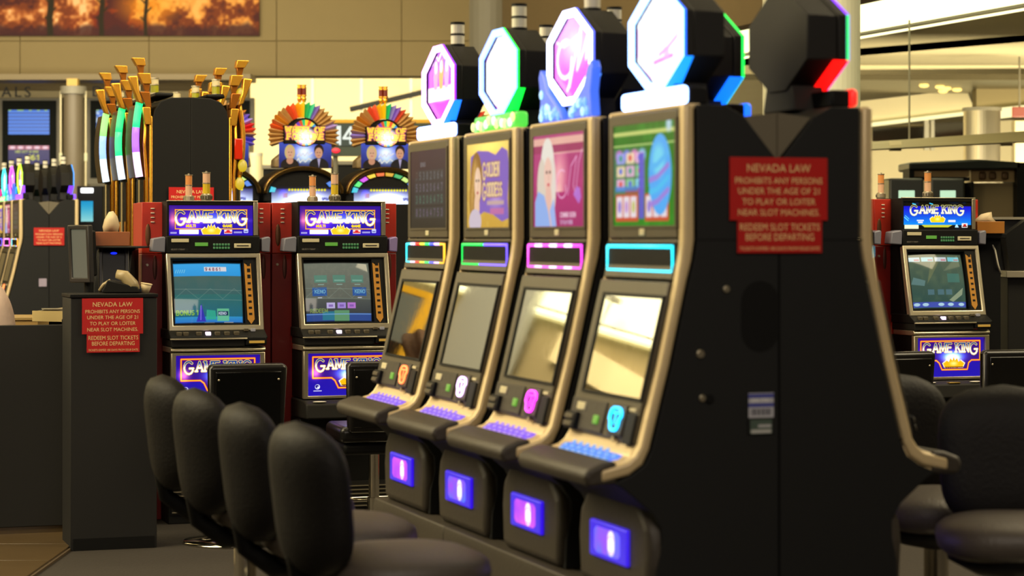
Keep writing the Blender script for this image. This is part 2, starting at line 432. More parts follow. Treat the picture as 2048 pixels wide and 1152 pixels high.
def face(c, cx, cy, k, skin=(.93, .78, .66), hair=(.8, .65, .35)):
    c.ell(cx, cy + .02 * k, .055 * k, .075 * k, hair); c.ell(cx - .035 * k, cy - .05 * k, .03 * k, .07 * k, hair)
    c.ell(cx + .012 * k, cy - .075 * k, .018 * k, .04 * k, skin)
    c.ell(cx + .008 * k, cy, .034 * k, .05 * k, skin)
    for s in (-1, 1):
        c.ell(cx + .010 * k + s * .014 * k, cy + .008 * k, .006 * k, .003 * k, (.25, .15, .12))
        c.line([(cx + .010 * k + s * .006 * k, cy + .018 * k), (cx + .010 * k + s * .022 * k, cy + .018 * k)], .002 * k, (.45, .3, .2))
    c.line([(cx + .012 * k, cy + .004 * k), (cx + .015 * k, cy - .010 * k)], .002 * k, (.78, .58, .48))
    c.ell(cx + .011 * k, cy - .024 * k, .010 * k, .004 * k, (.75, .25, .25))

def art_goddess():
    c = scr_canvas(); c.vgrad((.80, .62, .22), (.86, .72, .35))
    c.glow(.24, .28, .25, .04, (.3, .28, .15)); c.mix((c.noise(1, 6, 3) - .5) * .5, (.95, .88, .55))
    e = (.50, .36, .74)
    c.poly([(.04, .05), (.10, .03), (.20, .055), (.30, .045), (.40, .02), (.47, .03), (.46, .10), (.475, .20), (.46, .26), (.40, .275), (.33, .25), (.25, .265), (.13, .27), (.05, .25)], e)
    c.ell(.33, .10, .10, .05, (.74, .60, .85), .8, .8)
    c.ell(.115, .17, .066, .095, (.58, .40, .16)); c.ell(.075, .10, .042, .09, (.66, .48, .20)); c.ell(.10, .20, .05, .05, (.74, .56, .26), .8, .6)
    for i in range(9): c.line([(.065 + .004 * i, .05 + .02 * i), (.055 + .006 * i, .12 + .015 * i)], .006, (.85, .68, .38), .6)
    c.ell(.130, .150, .038, .062, (.93, .78, .66)); c.ell(.118, .165, .02, .04, (.97, .86, .76), .7, .8); c.ell(.12, .075, .03, .05, (.92, .76, .64)); c.ell(.10, .02, .07, .045, (.80, .74, .80))
    for s in (-1, 1): c.ell(.127 + s * .013, .165, .007, .005, (.3, .2, .2))
    c.ell(.128, .122, .010, .005, (.72, .28, .3)); c.line([(.129, .158), (.132, .140)], .003, (.78, .58, .5))
    for (w, x, y) in (('GOLDEN', .185, .180), ('GODDESS', .185, .110)):
        d, _ = c.dist_text(w, x, y, .042, .72, .30, True, (0,))
        c.mix(np.clip(.5 - (d - .008) / c.px, 0, 1), (.55, .30, .45)); c.mix(np.clip(.5 - (d - .0045) / c.px, 0, 1), (.93, .82, .60))
    c.rect(.235, .42, .078, .092, (.78, .66, .62), .9); c.rect(.27, .42, .045, .066, (.80, .42, .62), .8)
    return c

def art_pink():
    c = scr_canvas(); c.vgrad((.66, .10, .42), (.70, .22, .48)); c.ell(.25, .16, .10, .14, (.98, .72, .72), .95, .9)
    c.ell(.24, .10, .06, .05, (1, .85, .75), .8, .9)
    c.mix((c.noise(1, 10, 5) - .5) * .35, (.9, .3, .6)); c.vgrad((.62, .07, .40), (.70, .10, .45), y1=.11, x0=.19)
    c.rect(0, .48, .262, .285, (.93, .76, .66), .85); c.rect(.09, .48, .232, .236, (.95, .82, .72), .8)
    c.rect(.0, .48, .2365, .262, (.60, .14, .36), .8)
    c.ell(.14, .19, .065, .095, (.90, .88, .84)); c.ell(.085, .12, .045, .10, (.85, .80, .74)); c.ell(.19, .13, .03, .09, (.88, .84, .80))
    c.ell(.145, .165, .038, .058, (.92, .76, .70)); c.ell(.15, .09, .03, .05, (.90, .72, .66))
    for s in (-1, 1): c.ell(.148 + s * .015, .175, .008, .005, (.25, .15, .2))
    c.ell(.149, .135, .011, .005, (.80, .25, .35)); c.line([(.150, .168), (.153, .150)], .003, (.78, .55, .5))
    c.poly([(.02, 0), (.02, .08), (.05, .115), (.11, .10), (.16, .03), (.20, .0)], (.55, .68, .92)); c.poly([(.13, .085), (.165, .08), (.20, .0), (.17, 0)], (.90, .72, .66))
    c.poly([(.16, .05), (.20, .09), (.225, 0), (.18, 0)], (.60, .70, .93))
    c.line(arc(.275, .135, .05, .045, 60, 330) + [(.31, .13)], .004, (.95, .75, .90)); c.line([(.33, .10), (.36, .19), (.41, .22), (.38, .13), (.40, .10), (.43, .20), (.46, .24)], .004, (.95, .72, .90))
    c.poly([(.38, .10), (.41, .125), (.44, .12), (.45, .09), (.43, .07)], (.70, .45, .85), .9)
    c.text('COMING SOON', .26, .030, .014, (.95, .88, .92), .0035); c.text('TO PLAY HERE', .26, .008, .011, (.8, .75, .85), .003)
    return c

def art_green():
    c = scr_canvas(); c.vgrad((.05, .50, .08), (.04, .42, .10)); c.mix((c.noise(1, 8, 9) - .5) * .6, (.25, .75, .20))
    c.rect(0, .48, .263, .275, (.85, .85, .50), .9); c.rect(0, .48, .232, .236, (.90, .92, .60), .9)
    c.rect(.0, .26, .085, .225, (.35, .45, .42), .7)
    for j, cc in enumerate([(.75, .45, .80), (.45, .50, .90), (.85, .5, .75), (.5, .75, .92)]): c.ell(.05 + .06 * j, .205, .035, .022, cc, .95, .4)
    for i in range(3):
        for j in range(3):
            cc = [(.90, .70, .85), (.55, .85, .95), (.95, .85, .70), (.55, .80, .60), (.60, .62, .92)][(i * 2 + j * 3) % 5]
            c.rect(.03 + .075 * j, .095 + .075 * j, .105 + i * .038, .137 + i * .038, cc, .92, .004)
            c.ell(.062 + .075 * j, .122 + i * .038, .014, .009, [(.85, .3, .3), (.3, .4, .85), (.2, .6, .5)][(i + j) % 3], .9)
    c.rect(.10, .235, .095, .11, (.75, .2, .15), .9)
    c.rect(.205, .245, .02, .21, (.35, .32, .80), .95); c.rect(.02, .20, .10, .115, (.2, .5, .85), .8)
    for b in (.03, .26):
        c.rect(b - .008, b + .170, .012, .092, (.82, .28, .18), .95, .004)
        for j in range(3):
            c.rect(b + .055 * j, b + .055 * j + .046, .024, .086, (.90, .88, .92), .95, .003); c.ell(b + .055 * j + .023, .055, .014, .018, [(.55, .45, .80), (.75, .55, .80), (.75, .75, .4)][j], .9)
    for k in range(-6, 8):
        pass
    bx, by = .365, .145
    c.ell(bx, by, .085, .115, (.28, .66, .96)); c.ell(bx - .01, by + .04, .06, .06, (.45, .85, .95), .9, .5)
    for k, (cc) in enumerate([(.62, .48, .85), (.25, .75, .95), (.62, .48, .85), (.30, .70, .95)]):
        y = .06 + k * .035
        c.line([(bx - .075, y), (bx - .02, y + .008), (bx + .06, y + .040)], .017, cc, .9)
    c.ell(.43, .285, .03, .03, (.75, .85, .95), .9, .6)
    return c

def art_oct(kind):
    """artwork inside the octagonal topper, 0.42 x 0.26"""
    W, H = .42, .262; c = CV(W, H, 110)
    if kind == 0:
        c.vgrad((.85, .0, .90), (.50, .25, .75)); c.rect(0, W, .075, .13, (1, .96, 1), .95, .01)
        c.ell(.21, .10, .15, .035, (1, 1, 1), 1, .5)
        for k in range(3):
            x = .12 + .07 * k
            c.poly([(x - .01, .12), (x + .03, .12), (x + .045, .19), (x + .03, .235), (x, .22), (x - .02, .17)], [(.85, .55, .70), (.92, .62, .35), (.80, .60, .90)][k]); c.ell(x + .012, .205, .018, .024, (1, .92, .95))
        c.line([(.09, .22), (.13, .25), (.17, .23), (.21, .26), (.25, .235), (.30, .25)], .012, (1, .93, 1))
    elif kind == 1:
        c.img[:] = (1, 1, 1); c.ell(.21, .13, .16, .10, (1, 1, .96), .5, .8); c.line([(.05, .05), (.08, .035), (.16, .01)], .006, (.8, .1, .8)); c.line([(.03, .18), (.10, .24)], .006, (.75, .4, .9))
    elif kind == 2:
        c.vgrad((.98, .02, .93), (.82, .45, .86)); c.ell(.22, .17, .17, .09, (1, .80, .97), .9, .8)
        c.line(arc(.13, .13, .075, .06, 60, 320) + [(.19, .13), (.17, .05), (.15, .03)], .014, (1, .97, 1))
        c.line([(.17, .04), (.22, .13), (.28, .23), (.26, .15), (.24, .09), (.30, .15), (.33, .19), (.32, .12), (.36, .15)], .013, (1, .97, 1))
        c.line([(.05, .19), (.12, .17), (.25, .20)], .008, (.98, .85, .98)); c.line([(.31, .235), (.37, .25)], .010, (.95, .35, .80))
    else:
        c.img[:] = (1, 1, 1); c.line([(.16, .065), (.30, .078)], .011, (.88, .35, .80)); c.line([(.035, .09), (.035, .17)], .006, (.85, .35, .85)); c.line([(.20, .085), (.27, .105), (.33, .13), (.34, .17)], .010, (.90, .45, .85)); c.rect(.235, .275, .07, .105, (.93, .6, .9), .8)
        c.line([(.03, .20), (.08, .235)], .006, (.85, .3, .8)); c.line([(.05, .06), (.14, .02)], .005, (.8, .2, .75))
    return c

OCT = [(-.055, -.152), (.055, -.152), (.208, -.065), (.208, .065), (.055, .152), (-.055, .152), (-.208, .065), (-.208, -.065)]
def octs(kx, kz=None, dz=0):
    kz = kz or kx
    return [(x * kx, z * kz + dz) for x, z in OCT]

PROF = [(-.028, 1.918), (-.028, 1.54), (-.035, 1.484), (-.046, 1.423), (-.098, 1.193), (-.156, .972), (-.172, .948), (-.195, .930), (-.272, .910)]
PIN = [(.004, 1.918), (.006, 1.54), (-.002, 1.484), (-.018, 1.423), (-.069, 1.193), (-.128, .963), (-.148, .921), (-.188, .893), (-.272, .875)]
def offset_prof(pts, d):
    out = []
    for i, p in enumerate(pts):
        a = pts[max(0, i - 1)]; b = pts[min(len(pts) - 1, i + 1)]
        tx, tz = b[0] - a[0], b[1] - a[1]; L = math.hypot(tx, tz); out.append((p[0] - tz / L * d, p[1] + tx / L * d))
    return out
MS = Matrix.Translation((0, -.156, .963)) @ Matrix.Rotation(math.radians(-13.45), 4, 'X')
MSX = MS @ Matrix.Translation((-.015, 0, 0))
MDK = Matrix.Translation((0, -.262, .912)) @ Matrix.Rotation(math.radians(-74), 4, 'X')

def candle(parent, x, y, z, h=.095, r=.026):
    cd = obj('candle_light', MB().lathe([(r * 1.1, 0), (r * 1.1, h * .12), (r * .5, h * .121), (r * .5, h * .46), (r * 1.05, h * .461), (r * 1.05, h * .54), (r * .5, h * .541), (r * .5, h * .90), (r * 1.05, h * .901), (r * 1.05, h)], (x, y, z), 16), M_DARK, parent, smooth=False)
    for a, b in ((.12, .46), (.54, .9)):
        obj('lens', MB().cyl((x, y, z + h * a), (x, y, z + h * b), r), M_LENS, cd)
    return cd

VAR = [  # upper screen art, octagon art, ring colour, strength, band colour, card ring colour, neon colour, screen strength
    dict(art=art_paytable, es=.55, o=0, edge=(.60, .15, 1.0), ring=(.92, .62, 1.0), band=(.05, .45, 1.0), card=(1.0, .45, .22), base='box', bc=(.52, .62, 1.0)),
    dict(art=art_goddess, es=.85, o=1, edge=(.05, .95, .25), ring=(.42, .55, 1.0), band=(.02, 1.0, .22), card=(.92, .75, 1.0), base='leaf', bc=(.30, .95, .25)),
    dict(art=art_pink, es=.85, o=2, edge=(.35, .40, 1.0), ring=(.80, .82, 1.0), band=(.30, .55, 1.0), card=(1.0, .20, .95), base='crystal', bc=(.35, .55, 1.0)),
    dict(art=art_green, es=.85, o=3, edge=(.05, .40, 1.0), ring=(.55, .72, 1.0), band=(.03, .50, 1.0), card=(.10, .75, 1.0), base='box', bc=(.55, .70, 1.0)),
]

def neon(parent, v, x0, x1, z0, z1, y):
    """rectangular light tube around the card slot; each run of one colour is a part of its own"""
    r = .0048
    P = [(x0, z1), (x1, z1), (x1, z0), (x0, z0)]
    def run(pts, c, es=3.2):
        obj('light_tube', MB().tube([(a, y, b) for a, b in pts], r, 8), glowm('tube_%s' % str(c), c, es), fr, smooth=True)
    fr = obj('light_frame', MB().ring([(x0 - .012, z0 - .012), (x1 + .012, z0 - .012), (x1 + .012, z1 + .012), (x0 - .012, z1 + .012)], [(x0 + .01, z0 + .01), (x1 - .01, z0 + .01), (x1 - .01, z1 - .01), (x0 + .01, z1 - .01)], y + .002, y + .012), M_DARK, parent)
    w = x1 - x0
    if v == 3: run(P + [P[0]], (.10, .90, 1.0), 2.6)
    elif v == 2:
        run(P + [P[0]], (1.0, .25, .90), 2.6)
        for zz in (z0, z1):
            for k in range(3): run([(x0 + w * (.14 + .28 * k), zz - .0), (x0 + w * (.28 + .28 * k), zz)], (1.0, .80, 1.0), 4.0)
    elif v == 1:
        run([(x0 + w * .5, z1), (x0, z1), (x0, z0), (x0 + w * .4, z0)], (.05, .92, .35), 1.8); run([(x0 + w * .5, z1), (x1, z1), (x1, z0), (x0 + w * .4, z0)], (.42, .32, 1.0), 2.6)
    else:
        run([(x0 + w * .12, z1), (x0, z1), (x0, z0), (x0 + w * .12, z0)], (.20, .90, 1.0), 2.4)
        run([(x0 + w * .88, z1), (x1, z1), (x1, z0), (x0 + w * .88, z0)], (1.0, .70, .15), 2.4)
        for zz in (z0, z1):
            for k, cc in enumerate([(.95, .80, .95), (1, .12, .08), (.85, .85, .2), (.1, .9, .4), (.25, .3, 1.0), (.9, .7, 1.0)]):
                run([(x0 + w * (.12 + .1267 * k), zz), (x0 + w * (.12 + .1267 * (k + 1)), zz)], cc, 2.4)

def bank_machine(v, label, group='octagon topped slot machines in the near bank', keyc=None):
    V = VAR[v]
    t = thing('slot_machine', label, 'slot machine', group=group)
    # cabinet body
    body = [(.262, .532), (.262, 1.757), (.157, 1.885), (.10, 1.915), (.012, 1.915)] + [(p[0] + .008, p[1]) for p in PIN[1:8]] + [(-.232, .872), (-.205, .856), (-.12, .785), (-.092, .740), (-.092, .690), (-.108, .62), (-.110, .532)]
    cab = obj('cabinet', MB().prism(body, -.285, .285), M_SIDE, t, bevel=.003)
    obj('filler_panel', MB().prism([(.160, 1.884), (.262, 1.897), (.262, 1.765)], -.272, .272), M_VEE, t)
    # side details: seam, fan recess, bolts on both flanks
    for s in (-1, 1):
        x = s * .2853
        obj('side_seam', MB().box(x - .001, x + .001, .0, .275, 1.538, 1.541).box(x - .001, x + .001, .260, .262, .54, 1.75), M_DARK, cab)
    pts = arc(.205, 1.365, .058, .060, 0, 180, 10) + arc(.205, 1.285, .058, .060, 180, 360, 10)
    if v == 3:
        for s in (1,):
            obj('oval_recess', MB().prism(pts, s * .2845, s * .2862), M_DARK, cab)
            for (yy, zz, r) in ((.101, 1.402, .010), (.022, 1.223, .012), (.028, 1.100, .010), (.05, 1.098, .013)):
                obj('bolt', MB().cyl((s * .284, yy, zz), (s * .292, yy, zz), r), M_STEEL if r < .0125 else M_DARK, cab, bevel=.002)
    # champagne trim: two rails that follow the front profile, and a header
    for s in (-1, 1):
        a, b = (.247, .289) if s > 0 else (-.289, -.270)
        obj('side_trim', MB().prism(PROF + PIN[::-1], a, b), M_BEIGE, t, bevel=.010, seg=3)
    obj('top_trim', MB().prism([(-.024, 1.918), (-.024, 1.905), (.03, 1.905), (.03, 1.918)], -.275, .275), M_BEIGE, t, bevel=.005)
    # bezels
    obj('upper_bezel', MB().box(-.278, .251, -.032, .02, 1.543, 1.905), M_BEZEL, t, bevel=.004)
    obj('middle_bezel', MB().prism([(-.032, 1.540), (-.036, 1.484), (-.048, 1.428), (.0, 1.42), (.02, 1.54)], -.278, .251), M_BEZEL, t, bevel=.003)
    obj('lower_bezel', MB(MS).box(-.278, .251, -.010, .035, .012, .470), M_BEZEL, t, bevel=.004)
    # upper screen
    us = obj('upper_screen', MB().ring([(-.241, 1.573), (.251, 1.573), (.251, 1.882), (-.241, 1.882)], [(-.229, 1.580), (.241, 1.580), (.241, 1.875), (-.229, 1.875)], -.036, -.030), M_BEZEL, t)
    V['art']().mesh('screen_image', raster_mat('screen_%d' % v, V['es'] * 1.15, .15, .12), us, -.234, -.034, 1.580)
    obj('square_button', MB().box(-.025, .015, -.036, -.031, 1.551, 1.571), M_TAG, t, bevel=.003)
    # card slot with light frame
    obj('slot_recess', MB().box(-.262, .235, -.040, -.030, 1.455, 1.512), M_DARK, t)
    neon(t, v, -.262, .238, 1.450, 1.520, -.040)
    # lower screen
    ls = obj('lower_screen', MB(MSX).ring([(-.205, .128), (.266, .128), (.266, .430), (-.205, .430)], [(-.190, .137), (.255, .137), (.255, .420), (-.190, .420)], -.016, -.009), M_DARK, t)
    obj('screen_glass', MB(MSX).box(-.192, .256, -.013, -.011, .136, .421), M_MIRROR, ls)
    # service strip: ticket printer, bill slot, card reader
    sp = obj('service_panel', MB(MSX).box(-.255, .02, -.016, -.008, .018, .110), M_CUSH, t, bevel=.003)
    obj('label_plate', MB(MSX).box(-.200, -.135, -.021, -.014, .074, .098), M_TAG, sp, bevel=.003)
    bs = obj('bill_slot', MB(MSX).box(-.252, -.170, -.030, -.012, .014, .066), M_DARK, sp, bevel=.004)
    for k in range(2): obj('slot_lip', MB(MSX).box(-.246, -.180, -.036, -.027, .020 + .022 * k, .036 + .022 * k), M_BEZEL, bs, bevel=.003)
    obj('ready_light', MB(MSX).box(-.052, -.016, -.021, -.014, .042, .068), glowm('green_light', (.42, .80, .10), .62), sp, bevel=.003)
    loop = [(.133 + math.copysign(abs(math.cos(a)) ** .6, math.cos(a)) * (.043 if math.sin(a) > 0 else .030), -.026, .068 + math.copysign(abs(math.sin(a)) ** .7, math.sin(a)) * .032) for a in [2 * PI * k / 28 for k in range(28)]]
    cr = obj('card_reader', MB(MSX).box(.075, .190, -.022, -.008, .020, .112), M_CUSH, t, bevel=.006)
    obj('glowing_ring', MB(MSX).tube(loop, .0040, 8, closed=True), glowm('card_%d' % v, V['card'], 3.6), cr, smooth=True)
    obj('card_mouth', MB(MSX).tube([(.108, -.026, .086), (.158, -.026, .086)], .0028, 6).tube([(.133, -.026, .086), (.133, -.026, .052)], .002, 6), glowm('card_%d' % v, V['card'], 3.6), cr)
    obj('key_lock', MB(MSX).cyl((.133, -.006, .012), (.133, -.022, .012), .008), M_STEEL, t)
    obj('printer_mouth', MB(MSX).box(.196, .258, -.018, -.008, .004, .092), M_RUBBER, t, bevel=.003)
    obj('small_label', MB(MSX).box(.200, .245, -.016, -.009, .098, .107), M_TAG, t)
    # deck
    MSo = MS
    deck = obj('button_deck', MB().prism([(-.142, .985), (-.166, .958), (-.174, .940), (-.265, .915), (-.265, .870), (-.12, .86)], -.275, .250), M_BEIGE, t, bevel=.006)
    kb, kb2 = ((.20, .45, 1.0), (.35, .65, 1.0)) if v == 3 else ((.42, .22, .95), (.62, .42, 1.0))
    if keyc: kb, kb2 = keyc
    out = [(-.235, .07), (-.225, .11), (-.15, .128), (-.05, .118), (.02, .108), (.10, .112), (.20, .095), (.232, .065), (.215, .030), (.12, .016), (.04, .026), (-.02, .020), (-.05, .010), (-.17, .020), (-.19, .045)]
    pad = obj('key_pad', MB(MDK).prism(out, -.004, .004, 'y'), glowm('keypad_%d' % (v == 3), kb, 1.05), deck, bevel=.002)
    km = glowm('key_%d' % (v == 3), kb2, .85)
    proto = None
    for r, (y0, n, xa, xb) in enumerate([(.098, 6, -.19, .08), (.072, 8, -.20, .19), (.046, 8, -.17, .18)]):
        for k in range(n):
            x = xa + (xb - xa) * k / (n - 1)
            M = Matrix.Translation((x, 0, 0))
            if proto is None:
                proto = obj('button', MB(MDK).ell((0, -.004, 0), (.019, .008, .0095), 10, 5), km, pad, smooth=True); q = proto
            else:
                q = proto.copy(); COL.objects.link(q)
            dv = MDK.to_3x3() @ Vector((x, 0, y0)); q.location = dv
    # arm rest cushion
    obj('arm_rest', MB().prism([(-.222, .932), (-.262, .930), (-.312, .912), (-.322, .890), (-.308, .862), (-.222, .868)], -.285, .285), M_CUSH, t, bevel=.012, seg=3)
    # belly
    obj('belly_panel', MB().prism([(-.270, .532), (.270, .532), (.283, .67), (.270, .745), (.19, .82), (-.19, .82), (-.270, .745), (-.283, .67)], -.130, -.06, 'y'), M_CUSH, t, bevel=.026, seg=3)
    fb = obj('door_light_frame', MB().box(-.150, .142, -.142, -.126, .618, .724), glowm('violet_rim', (.20, .02, .95), .9), t, bevel=.007, seg=3)
    c = CV(.215, .086, 44); c.img[:] = (.60, .25, .85)
    c.mix(c.noise(1, 9, v + 2), (.25, .45, .95) if v % 2 else (.85, .35, .80)); c.vgrad
    c.rect(.115, .165, .008, .078, (1, .98, 1), 1, .024); c.line(arc(.14, .050, .020, .014, 20, 160), .004, (.75, .4, .9)); c.rect(.126, .154, .014, .020, (.8, .5, .95), .8)
    c.mesh('door_light', raster_mat('door_light', 1.5), fb, -.112, -.1428, .628, keep=lambda X, Y: (np.abs(X / .215 - .5) * 2) ** 5 + (np.abs(Y / .086 - .5) * 2) ** 4 < 1)
    # topper
    tp = thing('topper', None, None); tp.parent = t; del_keys(tp)
    hz = 2.120
    hd = obj('octagon_housing', MB().ring(octs(1, 1, hz), octs(.93, .91, hz), .012, .04).prism(octs(.97, .97, hz), .04, .135, 'y'), M_BLACK, tp, bevel=.004)
    ring_m = mat('ring_%d' % v, (.3, .3, .3), .4, emit=V['ring'], es=5.0)
    obj('light_ring', MB().ring(octs(1.0, 1.0, hz), octs(.87, .84, hz), .004, .014), ring_m, tp)
    cv = art_oct(V['o'])
    kx, kz = .87, .84
    def keep(X, Y):
        x = np.abs(X - .21) / kx; z = np.abs(Y - .131) / kz
        return (x < .209) & (z < .153) & ((x - .055) * .087 + (z - .152) * .153 < .0004)
    cv.mesh('octagon_face', raster_mat('oct_art_%d' % v, 1.5 if v in (0, 2) else 1.25), tp, -.21, .022, hz - .131, keep=keep)
    bm_ = mat('band_%d' % v, (.3, .3, .3), .4, emit=V['band'], es=2.2)
    ring_e = mat('edge_%d' % v, (.3, .3, .3), .4, emit=V['edge'], es=2.2); ring_t = ring_e
    O = octs(1.006, 1.006, hz)
    for k in range(8):
        a, b = O[k], O[(k + 1) % 8]; d = .050 if k in (1, 7) else .008
        a2 = (a[0], a[1]); n = len(a2)
        obj('edge_light', MB().add([(a[0], .006, a[1]), (b[0], .006, b[1]), (b[0], .006 + d * (.6 if k == 1 else 1), b[1]), (a[0], .006 + d, a[1]),
                                    (a[0] * .985, .006, (a[1] - hz) * .985 + hz), (b[0] * .985, .006, (b[1] - hz) * .985 + hz), (b[0] * .985, .006 + d * (.6 if k == 1 else 1), (b[1] - hz) * .985 + hz), (a[0] * .985, .006 + d, (a[1] - hz) * .985 + hz)],
                                   [(0, 1, 2, 3), (7, 6, 5, 4), (0, 4, 5, 1), (1, 5, 6, 2), (2, 6, 7, 3), (3, 7, 4, 0)]), bm_ if k in (1, 7) else (ring_e if k in (0, 2, 6) else ring_t), tp)
    candle(tp, 0, .085, hz + .148)
    obj('neck', MB().prism([(-.11, 1.915), (.11, 1.915), (.085, 1.99), (-.085, 1.99)], .03, .13, 'y'), M_BLACK, tp, bevel=.004)
    if V['base'] == 'box':
        obj('light_box', MB().box(-.232, .232, -.012, .014, 1.920, 1.972), glowm('lightbox_%d' % v, V['bc'], 7.0), tp, bevel=.012, seg=3)
        obj('light_box_housing', MB().box(-.228, .228, .013, .07, 1.918, 1.968), M_DARK, tp, bevel=.006)
    elif V['base'] == 'leaf':
        lf = obj('light_box', MB().box(-.235, .235, -.008, .040, 1.920, 1.975), glowm('lightbox_leaf', (.30, .85, .25), 1.2), tp, bevel=.012)
        rs = random.Random(4)
        for k in range(16):
            x = -.22 + .44 * k / 15; obj('leaf', MB().ell((x, -.014, 1.945 + rs.uniform(-.012, .012)), (.018, .006, .017), 8, 5), glowm('leaf_%d' % (k % 3), [(.95, 1, .55), (.55, 1, .5), (.85, 1, .8)][k % 3], 1.8), lf, smooth=True)
    else:
        for s in (-1, 1):
            pl = [(s * .02, 1.922), (s * .245, 1.922), (s * .232, 2.00), (s * .252, 2.07), (s * .236, 2.095), (s * .205, 2.075), (s * .17, 2.02), (s * .06, 1.955)]
            w = obj('crystal_wing', MB().prism(pl, -.010, .020, 'y'), glowm('crystal_base', (.22, .42, .95), 1.1), tp, bevel=.004)
            rs = random.Random(11 + s)
            for k in range(14):
                u = rs.random(); x = s * (.05 + .17 * u); z = 1.935 + rs.random() * .10 * u * (1 if u < .9 else .8)
                obj('crystal', MB().ell((x, -.012, z), (.010 + .006 * rs.random(), .006, .016), 6, 4), glowm('crystal_%d' % (k % 2), [(.65, .85, 1), (.40, .62, 1)][k % 2], 1.7), w)
    return t

def del_keys(o):
    for k in ('label', 'category', 'group'):
        if k in o.keys(): del o[k]

# ------------------------------------------------------------------ law signs
def law_signs(loc, rz, where, second=True):
    """the red law notice and, below it, the ticket notice; local origin: centre of the upper sign, facing -y"""
    a = thing('law_sign', 'red law notice with pale lettering ' + where, 'sign', loc, rz, 'red law notices')
    obj('sign_plate', MB().box(-.150, .150, -.004, 0, -.088, .088), M_SIGN, a)
    lettering('sign_text', [('NEVADA LAW', .058, .022, .195), ('PROHIBITS ANY PERSONS', .023, .0175, .268), ('UNDER THE AGE OF 21', -.006, .0175, .250), ('TO PLAY OR LOITER', -.036, .0175, .225), ('NEAR SLOT MACHINES.', -.066, .0175, .250)], M_CREAM, a, -.0046, 0)
    if second:
        M = Matrix.Rotation(rz, 4, 'Z'); l2 = Vector(loc) + (M @ Vector((0.003, 0, -.134)))
        b = thing('ticket_sign', 'smaller red ticket notice ' + where, 'sign', l2, rz, 'red ticket notices')
        obj('sign_plate', MB().box(-.130, .130, -.004, 0, -.045, .045), M_SIGN, b)
        lettering('sign_text', [('REDEEM SLOT TICKETS', .027, .0195, .245), ('BEFORE DEPARTING', -.001, .0195, .210), ('TICKETS EXPIRE 180 DAYS FROM ISSUE DATE', -.033, .010, .245)], M_CREAM, b, -.0046, 0)

# ------------------------------------------------------------------ the near bank
P0N = (.5, 6.3); PITCH = .724; DEP = .527
DESC = ['slot machine with a dark pay table screen, farthest of the near row', 'slot machine with a gold and purple lady screen in the near row', 'slot machine with a pink screen of a blonde woman', 'slot machine with a green screen and cyan light frame, nearest in its row']
NEARL = []
for i in range(4):
    v = 3 - i
    m = bank_machine(v, DESC[v])
    m.location = bank(P0N, 0, .285 + PITCH * i); m.rotation_euler = (0, 0, RZ_LEFT); NEARL.append(m)

# light colour sets for the machines that face away and for the far bank
def relight(m, ringc, bandc, nm, edgec=None, topc=None):
    rm = mat('ring_' + nm, (.3, .3, .3), .4, emit=ringc, es=2.5); bm = mat('band_' + nm, (.3, .3, .3), .4, emit=bandc, es=2.0)
    em = mat('edge_' + nm, (.3, .3, .3), .4, emit=edgec or ringc, es=2.0); tm = mat('top_' + nm, (.3, .3, .3), .4, emit=topc or edgec or ringc, es=2.0)
    for tp in kids(m):
        if tp.name.startswith('topper'):
            e = 0
            for c in sorted(kids(tp), key=lambda o: (o.name.split('.')[0], len(o.name), o.name)):
                n = c.name.split('.')[0]
                if n in ('light_ring', 'edge_light', 'light_box'):
                    k = e; e += (n == 'edge_light')
                    c.data = c.data.copy(); c.data.materials.clear()
                    c.data.materials.append(rm if n == 'light_ring' else bm if n == 'light_box' or k in (1, 7) else em if k in (2, 6, 0) else tm)
BACKL = ['slot machine turned away, with a red lit octagon edge, at the near end panel', 'slot machine turned away, its octagon edge lit green and blue',
         'slot machine turned away, light tower showing between the two nearest octagons', 'slot machine turned away, light tower showing right of the leaf trimmed octagon']
LITC = [((.5, .1, 1.0), (1.0, .03, .02), (.1, .8, .3), (.5, .1, 1.0)), ((.0, .95, .25), (.03, .40, 1.0), (.05, .9, .3)), ((.8, .8, 1.0), (.3, .5, 1.0)), ((.2, .7, 1.0), (.1, .5, 1.0))]
for i in range(4):
    src = NEARL[0] if i == 0 else NEARL[[3, 3, 1, 2][i]]
    m = copy_tree(src, skip=() )
    m['label'] = BACKL[i]; m['group'] = 'slot machines facing away in the near bank'
    m.location = bank(P0N, DEP, .285 + PITCH * i); m.rotation_euler = (0, 0, RZ_RIGHT)
    relight(m, LITC[i][0], LITC[i][1], 'away_%d' % i, *LITC[i][2:])

# warning signs and labels on the near end panel (plane s = 0, facing the camera)
def on_end(P0, p, z, off=.004):
    q = bank(P0, p, -off - .002); return Vector((q.x, q.y, z))
law_signs(on_end(P0N, .2585, 1.682), RZ_CAM, 'on the dark end panel of the near bank')
st = thing('barcode_sticker', 'blue and white asset sticker low on the near end panel', 'sticker', on_end(P0N, .205, 1.055), RZ_CAM)
c = CV(.078, .115, 60); c.img[:] = (.10, .10, .10)
c.rect(.0, .078, .045, .115, (.72, .72, .75)); c.rect(.0, .078, .100, .112, (.30, .32, .62)); c.rect(0, .078, .075, .086, (.28, .30, .6))
for k in range(14): c.rect(.008 + .0045 * k, .0095 + .0045 * k + (k % 3) * .0008, .052, .070, (.1, .1, .15))
c.text('B04 7731', .012, .090, .008, (.9, .9, .9), .0016)
c.rect(.006, .072, .0, .040, (.30, .36, .32)); c.rect(.008, .070, .002, .012, (.72, .72, .70)); c.rect(.03, .07, .018, .026, (.7, .7, .7))
c.mesh('printed_label', raster_mat('print', 0, .5), st, -.039, -.001, -.058)
obj('backing', MB().box(-.039, .039, -.0008, 0.002, -.058, .057), M_DARK, st)
